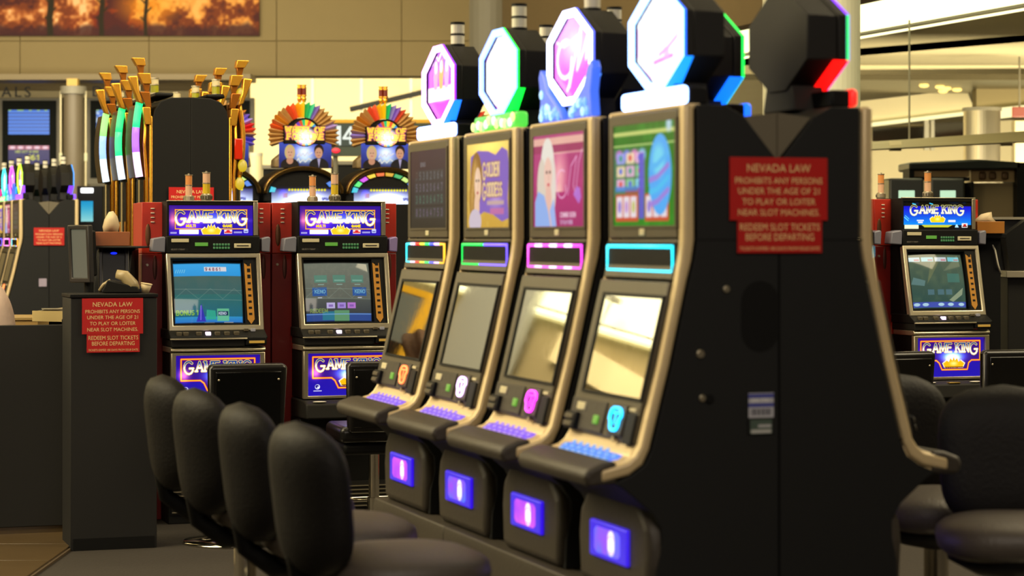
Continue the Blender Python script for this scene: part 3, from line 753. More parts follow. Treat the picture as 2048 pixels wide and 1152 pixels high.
# stand under the near bank
stand = thing('bank_stand', 'low dark plinth with a ledge running under the near bank of machines', 'plinth', bank(P0N, .2635, 1.386), RZ_LEFT)
obj('plinth', MB().box(-1.386, 1.386, -.34, .34, 0, .53), M_BLACK, stand, bevel=.004)
for k in range(2):
    for s in (-1, 1):
        x = 1.386 - 1.84 * k; xe = max(-1.386, x - 1.837)
        obj('ledge', MB().prism([(s * .34, .03), (s * .415, .03), (s * .425, .50), (s * .42, .53), (s * .34, .53)], xe, x), M_CUSH, stand, bevel=.005)
for s in (-1, 1):
    obj('flank_panel', MB().box(s * 1.386 - .002, s * 1.386 + .002, -.372, .372, .0, .53), M_SIDE, stand)

# ------------------------------------------------------------------ near stools
def make_stool(label, group):
    """round backed gaming stool, sitter looks along -y... the back is at +y"""
    t = thing('gaming_stool', label, 'stool', group=group)
    obj('seat', MB().ell((0, 0, .625), (.235, .235, .070), 28, 12, pw=.72), mat('seat_vinyl', (.31, .28, .25), .5, noise=.12, nscale=90, bump=.2), t, smooth=True)  # lighter copy of the stool vinyl: overhead light put into the colour
    obj('seat_pan', MB().lathe([(.02, .50), (.12, .52), (.20, .56), (.21, .60), (.05, .60)]), M_DARK, t, smooth=True)
    # curved padded back
    vs = []; fs = []; nu, nv = 26, 20
    for i in range(nu + 1):
        for j in range(nv + 1):
            a = 2 * PI * j / nv; h = i / nu
            z = .615 + .43 * h; prof = (1 - abs(2 * h - 1) ** 4.2) ** .5 if 0 < h < 1 else 0.02
            w = .215 * prof * (1 - .10 * (1 - h)); th = .082 * prof
            ca, sa = math.cos(a), math.sin(a)
            x = w * math.copysign(abs(ca) ** .8, ca); y = .27 + .05 * (h - .3) + th * sa - 1.1 * x * x
            vs.append((x, y, z))
    for i in range(nu):
        for j in range(nv):
            fs.append((i * (nv + 1) + j, (i + 1) * (nv + 1) + j, (i + 1) * (nv + 1) + j + 1, i * (nv + 1) + j + 1))
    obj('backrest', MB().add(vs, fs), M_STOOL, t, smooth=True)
    obj('back_bracket', MB().tube([(0, .06, .53), (0, .20, .535), (0, .29, .60), (0, .315, .72), (0, .32, .86)], [.032, .034, .03, .028, .02], 10), M_DARK, t, smooth=True)
    obj('post', MB().cyl((0, 0, .03), (0, 0, .55), .042, n=24), M_CHROME, t, smooth=False)
    obj('base_plate', MB().lathe([(.02, .035), (.06, .032), (.20, .018), (.225, .006), (.225, 0), (.02, 0)], n=32), M_CHROME, t, smooth=True)
    fr = [(.19 * math.cos(a), -.05 + .19 * math.sin(a), .24) for a in [2 * PI * k / 24 for k in range(24)]]
    obj('foot_ring', MB().tube(fr, .011, 8, closed=True).cyl((-.19, -.05, .24), (.19, -.05, .24), .009), M_CHROME, t, smooth=True)
    return t
SL = ['nearest of the four left stools, rounded back towards us', 'second of the left stools from the camera', 'third of the left stools from the camera', 'farthest of the four left stools']
s0 = make_stool('', 'dark stools along the left of the near bank')
for i in range(4):
    o = s0 if i == 0 else copy_tree(s0)
    o['label'] = 'dark padded stool, ' + SL[i]
    q = [.755, .75, .76, .735][i]
    o.location = bank(P0N, -q, .285 + PITCH * i); o.rotation_euler = (0, 0, RZ_LEFT + PI + math.radians([3, -2, 2, -3][i]))
for (x, y, a, lab) in ((1.505, 6.80, -5, 'dark padded stool nearest at right, its back standing behind the seat'), (1.395, 7.48, 24, 'dark padded stool just beyond the end panel, half behind the nearest right stool')):
    o = copy_tree(s0); o['label'] = lab; o['group'] = 'dark stools right of the near bank'
    o.location = (x, y, 0); o.rotation_euler = (0, 0, math.radians(a)); o.scale = (1, 1, 1.04)
# ------------------------------------------------------------------ game machines of the middle row
KG = .002745
def zy(y): return CAMH + (HY - y) * .0027253
def gx(px): return (px - 424) * KG

def king_logo(c, cx, y, h, W, deep=(.05, .15, .55), mid=(.98, .95, .98), edge=(1.0, .84, .25)):
    word = 'GAME KING'; gap = .27
    wid = sum((.45 if ch == ' ' else (glyph(ch, True)[1] + gap) * (1.35 if i in (0, 8) else 1)) for i, ch in enumerate(word)) - gap * 1.35
    wf = W / (wid * h)
    d, _ = c.dist_text(word, cx - W / 2, y, h, wf, gap, True, (0, 8))
    c.mix(np.clip(.5 - (d - h * .138) / c.px, 0, 1), edge)
    t = np.clip((c.Y - (y + .42 * h)) / (h * .5), 0, 1)
    a = np.clip(.5 - (d - h * .078) / c.px, 0, 1)[..., None]
    g = np.array((1.0, .98, 1.0)) * (1 - t[..., None]) + np.array(deep) * t[..., None]
    c.img = c.img * (1 - a) + g * a

def crown(c, cx, y, w, h, cc=(1.0, .80, .12)):
    p = [(-1, .30), (-.62, .62), (-.45, .45), (-.30, .85), (-.12, .60), (0, 1.0), (.12, .60), (.30, .85), (.45, .45), (.62, .62), (1, .30), (.82, -.15), (-.82, -.15)]
    c.poly([(cx + a * w * 1.1, y + b * h * 1.15) for a, b in p], (1, .95, .8)); c.poly([(cx + a * w, y + b * h) for a, b in p], cc)
    c.ell(cx, y + .3 * h, w * .5, h * .35, (1, .95, .55), .9, .8)

def art_top():
    W, H = .455, .165; c = CV(W, H, 290); c.vgrad((.13, .04, .68), (.20, .05, .55))
    c.glow(.11, .06, .06, .05, (.35, .1, .5)); c.glow(.24, .10, .10, .03, (.15, .35, .5)); c.glow(.02, .09, .02, .04, (1, .5, 0), .7)
    c.frame(.030, .425, .037, .145, .0062, (.80, .30, .15)); c.frame(.032, .423, .039, .143, .0030, (1.0, .82, .22))
    king_logo(c, .228, .077, .054, .385)
    c.glow(.225, .085, .14, .010, (1.0, .9, 1.0))
    crown(c, .228, .018, .052, .048)
    c.text('MULTI', .093, .050, .012, (1, .85, .1), .0050); c.text('GAME', .292, .050, .012, (1, .85, .1), .0050)
    c.rect(.055, .160, .012, .036, (1, .99, 1), 1, .002); c.rect(.298, .342, .014, .036, (.95, .85, .85), 1, .002); c.rect(.300, .340, .018, .025, (.85, .15, .15)); c.ell(.32, .028, .010, .006, (.85, .15, .15))
    for q in (.016, .021): c.line([(.008, q), (.040, q)], .0028, (.85, .85, .95)); c.line([(.352, q + .003), (.395, q + .003)], .0028, (.85, .85, .95))
    c.rect(.405, .430, .018, .040, (.8, .85, 1), .9, .004); c.rect(.409, .426, .024, .028, (.1, .1, .5))
    return c

def art_top_blue():
    W, H = .455, .165; c = CV(W, H, 280); c.vgrad((.0, .58, .95), (.05, .02, .80), y0=.03, y1=.14)
    c.mix((c.noise(1, 14, 2) - .5) * .5, (.0, .35, .95))
    king_logo(c, .225, .100, .042, .360, deep=(.04, .04, .25), edge=(.95, .92, .45))
    crown(c, .228, .052, .050, .042, (1, .82, .05))
    c.line([(.005, .075), (.03, .055)], .006, (.4, .85, 1)); c.line([(.01, .085), (.035, .065)], .004, (.4, .85, 1)); c.line([(.06, .155), (.08, .150)], .006, (.2, .8, 1)); c.line([(.175, .157), (.195, .152)], .006, (.2, .8, 1))
    c.poly([(.12, .030), (.33, .030), (.30, .016), (.14, .016)], (.80, .80, .20)); c.rect(.005, .100, .007, .030, (.97, .97, .80), 1, .002)
    c.rect(.088, .135, .052, .060, (.9, .9, 1)); c.rect(.096, .128, .040, .050, (.9, .9, 1)); c.rect(.300, .350, .046, .060, (.9, .9, 1), 1, .003)
    c.rect(.392, .432, .014, .040, (.93, .9, .88), 1, .003); c.rect(.398, .428, .018, .024, (.3, .05, .05)); c.ell(.413, .028, .010, .007, (.75, .12, .1)); c.poly([(.345, .015), (.372, .015), (.362, .034), (.352, .032)], (.7, .9, 1))
    return c

def art_belly(star=True):
    W, H = .485, .238; c = CV(W, H, 260); c.vgrad((.10, .03, .66), (.16, .05, .58))
    out = [(.035, .215), (.455, .215), (.455, .10), (.395, .10), (.375, .085), (.365, .045), (.185, .045), (.165, .085), (.145, .10), (.035, .10), (.035, .215)]
    c.poly(out, (.20, .03, .50)); c.line(out, .011, (.90, .18, .08)); c.line(out, .0055, (1, .75, .2)); c.glow(.05, .13, .03, .03, (.9, .5, .5))
    c.glow(.26, .125, .075, .030, (.3, .9, 1.4)); c.glow(.26, .105, .05, .03, (1.2, 1, .8))
    crown(c, .268, .065, .075, .055, (1, .72, .03))
    c.line([(.205, .060), (.335, .060)], .005, (.35, .2, .05)); c.text('9 A K Q J 10', .215, .052, .010, (.5, .25, .03), .003)
    king_logo(c, .245, .150, .050, .385, deep=(.10, .25, .55), edge=(1, .86, .35))
    c.ell(.062, .052, .015, .014, (.85, .85, .95)); c.ell(.060, .054, .010, .009, (.1, .05, .5)); c.ell(.066, .049, .006, .005, (.9, .9, 1)); c.line([(.040, .030), (.085, .030)], .0045, (.85, .85, .95))
    return c

def truss(c):
    """the steel roof of the hall mirrored faintly in the tube"""
    pass

def art_crt(kind):
    W, H = .40, .315; c = CV(W, H, 190)
    if kind == 0:
        c.vgrad((.20, .42, .46), (.33, .42, .38)); c.vgrad((.10, .42, .55), (.22, .46, .44), y1=.15); c.mix((c.noise(1, 12, 4) - .4) * .4, (.15, .40, .40))
        c.vgrad((.18, .65, .95), (.25, .72, 1.0), y0=.245); c.rect(.18, .31, .268, .292, (.92, .92, .95)); c.text('9 4 8 6 1', .188, .272, .015, (.55, .3, .4), .0035)
        for k in range(5): c.line([(.015 + .012 * k, .262), (.022 + .012 * k, .278)], .003, (.6, .9, 1))
        c.vgrad((.18, .48, .85), (.20, .62, .85), y1=.035)
        c.text('BONUS 1', .012, .045, .022, (.60, .80, .25), .005); c.poly([(.125, .01), (.18, .01), (.155, .10)], (.22, .20, .75), .9); c.line([(.150, .02), (.152, .09)], .005, (.6, .5, 1))
        c.poly([(.18, .02), (.24, .02), (.235, .065), (.185, .07)], (.20, .72, .60), .9); c.rect(.245, .315, .012, .075, (.45, .82, .62), .9); c.rect(.25, .31, .04, .062, (.08, .20, .35)); c.text('KENO', .255, .045, .012, (.9, .95, 1), .003)
        c.rect(.17, .23, .0, .005, (1, 1, 1)); c.rect(.285, .34, .002, .007, (1, 1, 1))
    elif kind == 1:
        c.vgrad((.36, .37, .34), (.48, .50, .44)); c.mix((c.noise(1, 5, 4) - .5) * .35, (.62, .60, .52)); c.vgrad((.20, .22, .25), (.34, .36, .34), y1=.12)
        for x in (.06, .17, .28): c.rect(x, x + .075, .205, .245, (.35, .58, .50), .8); c.rect(x + .008, x + .067, .213, .220, (.55, .75, .68), .8); c.rect(x + .02, x + .055, .193, .197, (.6, .75, .7))
        for x in (.045, .285): c.rect(x, x + .085, .135, .180, (.15, .35, .68), .9); c.text('KENO', x + .015, .150, .017, (.5, .75, .85), .004); c.rect(x + .03, x + .055, .124, .128, (.9, .9, 1))
        for x, cc in ((.125, (.80, .75, .95)), (.190, (.70, .58, .92)), (.250, (.78, .50, .88))): c.rect(x, x + .05, .070, .100, cc); c.rect(x + .012, x + .038, .078, .090, (.5, .35, .7), .7)
        c.rect(0, .40, .0, .045, (.20, .32, .60)); c.rect(.17, .26, .0, .060, (.40, .62, .45)); c.rect(.10, .17, .01, .055, (.18, .50, .60)); c.text('REDEEM', .03, .05, .018, (.55, .65, .35), .004); c.rect(.0, .40, .038, .043, (.55, .75, 1.0), .7)
    else:
        c.vgrad((.18, .32, .30), (.36, .42, .33)); c.mix((c.noise(1, 14, 8) - .45) * .5, (.5, .55, .38)); c.poly([(.12, .14), (.17, .29), (.24, .29)], (.55, .55, .36), .5); c.poly([(.27, .05), (.38, .12), (.37, .08), (.30, .04)], (.75, .78, .62), .7)
        for k in range(4): c.rect(.005 + .095 * k, .090 + .095 * k, .270, .295, [(.80, .92, .95), (.70, .92, .95), (.85, .90, .92), (.5, .85, .90)][k]); c.rect(.05 + .095 * k, .085 + .095 * k, .274, .284, (.85, .35, .4), .6)
        c.rect(.0, .40, .01, .04, (.28, .35, .75)); 
        for x in (.02, .08, .19, .26, .34): c.ell(x + .02, .026, .022, .009, (.75, .9, .98))
        for x in (.12, .19, .25): c.rect(x, x + .045, .08, .11, (.35, .50, .55), .8)
        c.rect(.27, .36, .15, .20, (.30, .55, .50), .6)
        c.poly([(.01, .14), (.10, .13), (.11, .16), (.03, .18)], (.45, .60, .60), .7)
    c.line([(.0, .178), (.40, .168)], .0032, (.58, .66, .60), .45) if kind < 2 else None
    if kind < 2:  # roof truss reflection drawn into the screen art
        c.line([(.0, .125), (.40, .118)], .0032, (.58, .66, .60), .45)
        for k in range(6): c.line([(.0 + .07 * k, .178 if k % 2 else .125), (.07 + .07 * k, .125 if k % 2 else .178)], .0028, (.58, .66, .60), .4)
    e = np.clip(np.minimum(np.minimum(c.X, W - c.X), np.minimum(c.Y, H - c.Y)) / .008, 0, 1)[..., None]
    c.img = c.img * e
    return c

M_AMBER = mat('amber_lens', (.82, .55, .30), .3, coat=.5); M_CLEARP = mat('peach_lens', (.85, .68, .55), .3, coat=.5); M_YLENS = mat('yellow_lens', (.80, .68, .12), .3, coat=.5)
M_GREYP = mat('grey_wing', (.45, .45, .50), .35); M_VIOL = mat('violet_wing', (.52, .46, .66), .35)
KEY_RED = mat('red_shell_lower', (.50, .085, .065), .36, noise=.08, nscale=30, coat=.2)

def tower(parent, x, y, z, la, lb, k=1.0):
    cd = obj('candle_light', MB().lathe([(.030 * k, 0), (.033 * k, .012), (.033 * k, .034 * k), (.024 * k, .040 * k), (.018 * k, .041 * k), (.018 * k, .094 * k), (.0235 * k, .095 * k), (.0235 * k, .099 * k), (.018 * k, .100 * k), (.018 * k, .152 * k), (.0245 * k, .153 * k), (.0245 * k, .158 * k), (.006, .159 * k), (.006, .165 * k)], (x, y, z), 16), M_STEEL, parent)
    for i in range(6):
        a = -PI / 2 + (i - 2.5) * .55
        obj('vent_window', MB().box(-.006, .006, -.003, .003, -.008, .008, Matrix.Translation((x + .033 * k * math.cos(a), y + .033 * k * math.sin(a), z + .020 * k)) @ Matrix.Rotation(a + PI / 2, 4, 'Z')), M_BEZEL, cd)
    obj('lower_lens', MB().cyl((x, y, z + .041 * k), (x, y, z + .094 * k), .0215 * k), lb, cd)
    obj('upper_lens', MB().cyl((x, y, z + .100 * k), (x, y, z + .152 * k), .0215 * k), la, cd)
    return cd

# each face of the machine is laid out from the pixel rows measured on the left one
def king_machine(label, top, crt, lens, right_w, group='multi game video slot machines in the middle row'):
    t = thing('video_slot_machine', label, 'slot machine', group=group)
    zt = zy(403)
    # red wooden housing with its side leaves
    hs = obj('housing', MB().box(-.262, .262, .12, .35, .0, zt - .002), M_RED, t, bevel=.003)
    for s in (-1, 1):
        w0, w1 = (-.378, -.258) if s < 0 else (.258, .372)
        p = obj('side_leaf', MB().box(w0, w1, .13, .30, zy(507), zt - .004), M_RED, t, bevel=.003)
        obj('side_leaf_lower', MB().box(w0, w1, .132, .30, 0, zy(507) - .003), KEY_RED, t, bevel=.003)
        xc = (w0 + w1) / 2
        for k in range(4):
            obj('vent_slot', MB().box(xc - .010, xc + .012, .124, .131, zy(417 + 9 * k) - .003, zy(417 + 9 * k) + .003), M_WHITE, p, bevel=.002)
        obj('oval_plate', MB().ell((xc - .025, .13, zy(470)), (.016, .004, .062), 14, 8), mat('bronze_plate', (.45, .30, .20), .4, metal=.6), p, smooth=True)
        obj('oval_plate', MB().ell((xc + .015, .131, zy(535)), (.013, .004, .068), 14, 8), mat('dark_bronze', (.36, .20, .16), .4, metal=.5), p, smooth=True)
        obj('lock', MB().cyl((xc - .03, .132, zy(530)), (xc - .03, .120, zy(530)), .007), M_STEEL, p)
    # top box
    y0, y1 = -.02, .30
    tb = obj('top_box', MB().ring([(-.262, zy(472)), (.262, zy(472)), (.262, zt), (-.262, zt)], [(-.252, zy(471)), (.234, zy(471)), (.234, zt - .020), (-.252, zt - .020)], y0, y0 + .10).box(-.262, .262, y0 + .10, .30, zy(472), zt), M_DARK, t, bevel=.004)
    obj('chrome_rim', MB().box(-.262, .262, y0 - .004, y0 + .02, zt - .001, zt + .005), M_STEEL, tb, bevel=.002)
    obj('rim_side', MB().box(.236, .262, y0 - .004, y0, zy(471), zt - .003), M_STEEL, tb, bevel=.002)
    top().mesh('backlit_glass', raster_mat('glass_lit', 1.15, .15, .4), tb, 0, y0 + .006, 0, M=Matrix.Translation((-.249, 0, zt - .190)) @ Matrix.Diagonal((1.06, 1, 1.02, 1)))
    # control strip
    cs = obj('control_strip', MB().box(-.270, .268, -.045, .12, zy(507), zy(472)), M_DARK, t, bevel=.006)
    for s, m, x in ((-1, M_GREYP, -.305), (1, M_GREYP if right_w is None else right_w, .298)):
        obj('corner_wing', MB().prism([(x - .048 * (s < 0) - .018 * (s > 0), zy(503)), (x + .030, zy(505)), (x + .034, zy(476)), (x + .024, zy(473)), (x - .040 * (s < 0) - .018 * (s > 0), zy(477))], -.040, .05, 'y'), m, t, bevel=.010, seg=3)
    obj('note_label', MB().box(gx(336), gx(372), -.050, -.044, zy(484.5), zy(477.5)), M_TAG, cs, bevel=.001)
    c = CV(.10, .012, 60); c.img[:] = (.06, .06, .06); c.text('SELECT 1 TODAY', .004, .003, .0065, (.55, .52, .48), .0016); c.mesh('strip_print', raster_mat('print', 0, .5), cs, gx(334), -.0455, zy(501))
    obj('green_display', MB().box(gx(385), gx(412), -.049, -.044, zy(492), zy(485)), glowm('lcd_green', (.35, .75, .08), .5 if lens != 0 else .06), cs, bevel=.001)
    for r in range(2):
        for k in range(6):
            x = gx(425 + 6.1 * k); z = zy(489 + 6.6 * r)
            obj('keypad_key', MB().box(x - .0062, x + .0062, -.050, -.044, z - .0062, z + .0062), glowm('key_green', (.06, .50, .22), .55), cs, bevel=.002)
    obj('card_slot', MB().box(gx(467), gx(502), -.052, -.044, zy(496), zy(487)), M_TAG, cs, bevel=.002)
    obj('slot_line', MB().box(gx(472), gx(497), -.054, -.0515, zy(492), zy(490.5)), M_DARK, cs)
    # monitor section leans back: chrome frame, tube, pay ladder
    Zb, Zt = zy(660), zy(507); yb, yt = -.125, -.03
    lean = math.degrees(math.atan2(yt - yb, Zt - Zb)); L = math.hypot(yt - yb, Zt - Zb)
    MM = Matrix.Translation((0, yb, Zb)) @ Matrix.Rotation(math.radians(-lean), 4, 'X')
    obj('monitor_body', MB().prism([(yb + .065, Zb), (yt + .065, Zt), (.14, Zt), (.14, Zb)], -.262, .262), M_DARK, t)
    fo, fi = [(-.272, -.002), (.272, -.002), (.272, L), (-.272, L)], [(-.246, .030), (.246, .030), (.246, L - .026), (-.246, L - .026)]
    fr = obj('chrome_frame', MB(MM).ring(fo, fi, -.012, .03), M_STEEL, t, bevel=.005, seg=2)
    obj('inner_mask', MB(MM).ring([(-.247, .028), (.247, .028), (.247, L - .024), (-.247, L - .024)], [(-.234, .040), (.172, .040), (.172, L - .034), (-.234, L - .034)], .002, .03).box(-.25, .25, .045, .05, .03, L - .02), M_DARK, fr)
    cc = art_crt(crt)
    M2 = MM @ Matrix.Translation((-.230, 0, .046)) @ Matrix.Diagonal((.99, 1, 1.07, 1))
    cc.mesh('screen_image', raster_mat('crt', .78, .06, .45), fr, 0, .033, 0, M=M2, bulge=.020)
    lp = [(.182, .052), (.200, .030), (.218, .052), (.222, L - .075), (.202, L - .062), (.180, L - .075)]
    lp = [(.182, .062), (.202, .036), (.222, .062), (.214, L - .055), (.200, L - .070), (.176, L - .055)]
    ld = obj('pay_ladder', MB(MM).prism(lp, -.002, .004, 'y'), mat('ladder_gold', (.62, .42, .10), .5, emit=(.62, .40, .08), es=.28), fr)
    for k in range(9):
        z = .085 + k * .034
        obj('ladder_mark', MB(MM).box(.191, .209, -.0035, -.0015, z, z + (.012 if k < 6 else .020)), M_DARK, ld)
    # button shelf
    sh = obj('button_shelf', MB().prism([(yb + .005, Zb + .010), (yb - .075, Zb - .030), (yb - .075, Zb - .042), (.10, Zb - .042), (.10, Zb + .01)], -.276, .276), M_DARK, t, bevel=.004)
    obj('shelf_lip', MB().box(-.278, .16, yb - .082, yb - .070, Zb - .044, Zb - .036), M_STEEL, sh, bevel=.002)
    for k, px in enumerate((343, 357, 384, 403, 422, 442, 462)):
        x = gx(px); lit = (k == 3)
        obj('play_button', MB().box(x - .015, x + .015, yb - .058, yb - .032, Zb - .030, Zb - .002), glowm('button_lit', (.95, .85, 1), 1.6) if lit else M_BEZEL, sh, bevel=.004)
    for x in (.165, .205): obj('side_button', MB().box(x - .013, x + .013, yb - .030, yb - .012, Zb - .004, Zb + .012), M_BEZEL if x < .18 else glowm('button_soft', (.7, .65, .6), .4), sh, bevel=.003)
    fp = obj('front_panel', MB().box(-.268, .150, yb - .062, .10, zy(690), Zb - .043), M_BLACK, t, bevel=.003)
    tk = obj('ticket_unit', MB().box(.152, .272, yb - .078, .05, zy(688), Zb - .030), M_DARK, t, bevel=.008)
    obj('ticket_mouth', MB().box(.170, .258, yb - .082, yb - .074, zy(684), zy(679)), glowm('amber_slot', (.85, .62, .10), .55), tk, bevel=.001)
    ml = obj('mid_moulding', MB().prism([(yb - .045, zy(691)), (yb - .060, zy(695)), (yb - .060, zy(699)), (yb - .02, zy(702)), (.08, zy(702)), (.08, zy(691))], -.270, .270), M_STEEL, t, bevel=.004)
    # belly door
    bz0, bz1 = zy(798), zy(702)
    bd = obj('belly_frame', MB().ring([(-.268, bz0), (.268, bz0), (.268, bz1), (-.268, bz1)], [(-.240, bz0 + .016), (.240, bz0 + .016), (.240, bz1 - .014), (-.240, bz1 - .014)], yb - .055, yb - .02), M_STEEL, t, bevel=.004)
    obj('belly_box', MB().box(-.262, .262, yb - .018, .12, bz0, bz1), M_DARK, t)
    art_belly().mesh('backlit_glass', raster_mat('glass_lit', 1.15, .15, .4), bd, -.2425, yb - .030, bz0 + .012)
    tr = obj('coin_shelf', MB().prism([(yb - .075, zy(800)), (yb - .14, zy(806)), (yb - .15, zy(836)), (.10, zy(840)), (.10, zy(800))], -.275, .275), M_BLACK, t, bevel=.010, seg=3)
    for x in (-.190, .13): obj('shelf_disc', MB().ell((x, yb - .115, zy(803) + .002), (.042, .020, .004), 16, 6), M_WHITE, tr, smooth=True)
    obj('ash_tray', MB().box(-.07, .01, yb - .14, yb - .09, zy(805), zy(802)), mat('brass_tray', (.55, .45, .18), .3, metal=.8), tr, bevel=.003)
    obj('stand_base', MB().box(-.27, .27, -.10, .12, .0, zy(839)), M_DARK, t, bevel=.004)
    kp = obj('kick_grille', MB().box(-.25, .25, -.108, -.10, .05, .20), M_BLACK, t)
    for k in range(6): obj('grille_bar', MB().box(-.25, .25, -.114, -.106, .06 + .022 * k, .066 + .022 * k), M_STEEL, kp)
    la, lb = [(M_AMBER, M_CLEARP), (M_CLEARP, M_YLENS), (M_AMBER, M_CLEARP)][lens]
    tower(t, -.012, .10, zt + .004, la, lb)
    t.scale = (.955, 1, 1)
    return t

GK0 = (-1.635, 12.4)
def gk(d, back=0.0):
    return Vector((GK0[0] + CA * d - SA * back, GK0[1] + SA * d + CA * back, 0))
k1 = king_machine('multi game slot machine with a bright blue screen, left of its twin', art_top, 0, 1, None)
k1.location = gk(0); k1.rotation_euler = (0, 0, RZ_CAM)
k2 = king_machine('multi game slot machine with a grey keno menu screen, beside the near bank', art_top, 1, 1, M_VIOL)
k2.location = gk(.724); k2.rotation_euler = (0, 0, RZ_CAM)
k3 = king_machine('slot machine with blue header glass, far right beside the red housing', art_top_blue, 2, 2, None)
k3.location = gk(4.54, .15); k3.rotation_euler = (0, 0, RZ_CAM); k3.scale = (.965, 1, 1.025)
k4 = copy_tree(k3); k4['label'] = 'slot machine behind the end panel, only its red side leaf showing at right'
k4.location = gk(4.54 - .724, .15)
for j, (n, src, lb) in enumerate(((0, k1, 'slot machine turned away, amber light tower rising behind the left game machine'), (1, k2, 'slot machine turned away, amber light tower rising behind the grey screen machine'), (6, k3, 'slot machine turned away, amber light tower above the red housing at far right'))):
    # the machines at the back of the row carry the same light tower
    m = copy_tree(src, skip=('candle_light',)); m['label'] = lb; m['group'] = 'video slot machines turned away behind the middle row'
    tower(m, .014, .10, zy(403) + .004, M_AMBER, M_CLEARP)
    m.location = gk(.724 * n, .715) if n < 6 else gk(4.49, .865); m.rotation_euler = (0, 0, RZ_CAM + PI); m.scale = (.90, 1, 1.0 if n < 6 else 1.025)

# ------------------------------------------------------------------ glossy chairs at the middle row
def make_chair(label):
    t = thing('slot_chair', label, 'chair', group='black square backed chairs at the middle row')
    obj('seat', MB().box(-.22, .22, -.24, .20, .50, .585), mat('black_leather', (.085, .08, .08), .28, noise=.1), t, bevel=.03, seg=4)
    obj('seat_shell', MB().box(-.20, .20, -.22, .18, .44, .50), M_DARK, t, bevel=.02)
    M = Matrix.Translation((0, -.24, .56)) @ Matrix.Rotation(math.radians(4), 4, 'X')
    b = obj('backrest', MB(M).prism([(-.185, .0), (.185, .0), (.197, .34), (.190, .36), (-.190, .36), (-.197, .34)], -.05, .02, 'y'), mat('black_leather', (.085, .08, .08), .28, noise=.1), t, bevel=.022, seg=4)
    obj('back_panel', MB(M).box(-.165, .165, -.056, -.048, .03, .325), mat('black_gloss', (.05, .05, .05), .15), b, bevel=.006)
    for s in (-1, 1): obj('bolt', MB(M).ell((s * .150, -.058, .285), (.006, .004, .006), 8, 5), M_STEEL, b, smooth=True)
    obj('post', MB().cyl((0, 0, .03), (0, 0, .45), .028, n=20), M_CHROME, t)
    obj('sleeve', MB().cyl((0, 0, .03), (0, 0, .20), .036, n=20), M_CHROME, t)
    obj('base_plate', MB().lathe([(.02, .04), (.10, .032), (.26, .014), (.27, 0), (.02, 0)], n=32), M_CHROME, t, smooth=True)
    obj('foot_bar', MB().tube([(-.16, .12, .06), (-.16, .30, .16), (.16, .30, .16), (.16, .12, .06)], .012, 8), M_CHROME, t, smooth=True)
    return t
ch = make_chair('black square backed chair at the machine with the blue screen'); 
for i, (d, lb) in enumerate(((0, None), (.724, 'black square backed chair at the machine with the keno menu, partly hidden'), (.724 * 5, 'black square backed chair just right of the end panel'), (.724 * 6, 'black square backed chair at far right before the blue header machine'))):
    o = ch if i == 0 else copy_tree(ch)
    if lb: o['label'] = lb
    o.location = gk(d, -.92) - Vector((.06, 0, 0)); o.rotation_euler = (0, 0, RZ_CAM + math.radians([0, -4, 3, -3][i]))

# ------------------------------------------------------------------ wheel topped machines behind
KW = .0043
def art_wheel():
    W, H = .37, .25; c = CV(W, H, 110); c.img[:] = (.04, .03, .12)
    cx, cy, r = .185, .125, .118
    cols = [(.95, .35, .15), (1, .8, .1), (.1, .75, .45), (.85, .3, .1), (.45, .2, .65), (.95, .6, .2), (.2, .6, .8), (.9, .85, .3)]
    th = np.arctan2(c.Y - cy, c.X - cx); rr = np.hypot(c.X - cx, c.Y - cy)
    k = ((th + PI) / (2 * PI) * 24).astype(int) % 8
    g = np.array(cols)[k]; a = ((rr < r) * 1.0)[..., None]; c.img = c.img * (1 - a) + g * a
    c.rect(.0, .37, .065, .185, (.06, .04, .10), .9); c.frame(0, .37, .06, .19, .006, (.55, .42, .12))
    a = ((rr < r * .98) & (c.Y > .18))[..., None] * 1.0; c.img = c.img * (1 - a) + g * a
    c.ell(cx, .10, .11, .085, (1, 1, 1), 1, .45)
    for (w, x, y) in (('WHEEL OF', .014, .132), ('FORTUNE', .030, .074)):
        d, _ = c.dist_text(w, x, y, .044, 1.06, .34, True)
        c.mix(np.clip(.5 - (d - .014) / c.px, 0, 1) * .8, (.9, .25, .5)); c.mix(np.clip(.5 - (d - .008) / c.px, 0, 1), (1, .82, .25))
    c.glow(cx, .10, .07, .05, (.8, .8, .7))
    return c
def art_hosts():
    W, H = .46, .215; c = CV(W, H, 130); c.vgrad((.06, .10, .42), (.30, .38, .85)); c.glow(.22, .14, .09, .06, (.9, .9, .8)); c.glow(.23, .07, .10, .04, (.5, .55, .3))
    c.line([(.16, .10), (.18, .13), (.19, .10), (.21, .125), (.225, .10), (.25, .135), (.26, .11), (.29, .13)], .011, (1, 1, 1)); c.line([(.15, .05), (.17, .08), (.185, .045), (.21, .07), (.23, .05), (.26, .08), (.29, .06)], .010, (1, 1, .98))
    c.ell(.095, .132, .046, .066, (.92, .80, .50)); c.ell(.095, .02, .080, .060, (.09, .04, .05)); c.ell(.095, .060, .03, .03, (.88, .62, .48)); c.ell(.097, .125, .032, .046, (.95, .73, .58))
    c.ell(.35, .152, .042, .050, (.20, .12, .08)); c.ell(.35, .02, .085, .065, (.07, .06, .10)); c.poly([(.335, .08), (.365, .08), (.35, .0)], (.75, .70, .85)); c.ell(.348, .128, .034, .046, (.93, .68, .52))
    for x in (.097, .348):
        for s in (-1, 1): c.ell(x + s * .011, .132, .005, .003, (.25, .12, .1))
        c.ell(x, .106, .009, .003, (.8, .3, .3))
    return c
M_PLEAT = mat('bronze_pleat', (.80, .64, .40), .4, metal=.0, noise=.15, nscale=12)
PLC = {}
def pleatm(c): return mat('pleat_%.2f_%.2f' % (c[0], c[1]), c, .35, emit=c, es=.10)
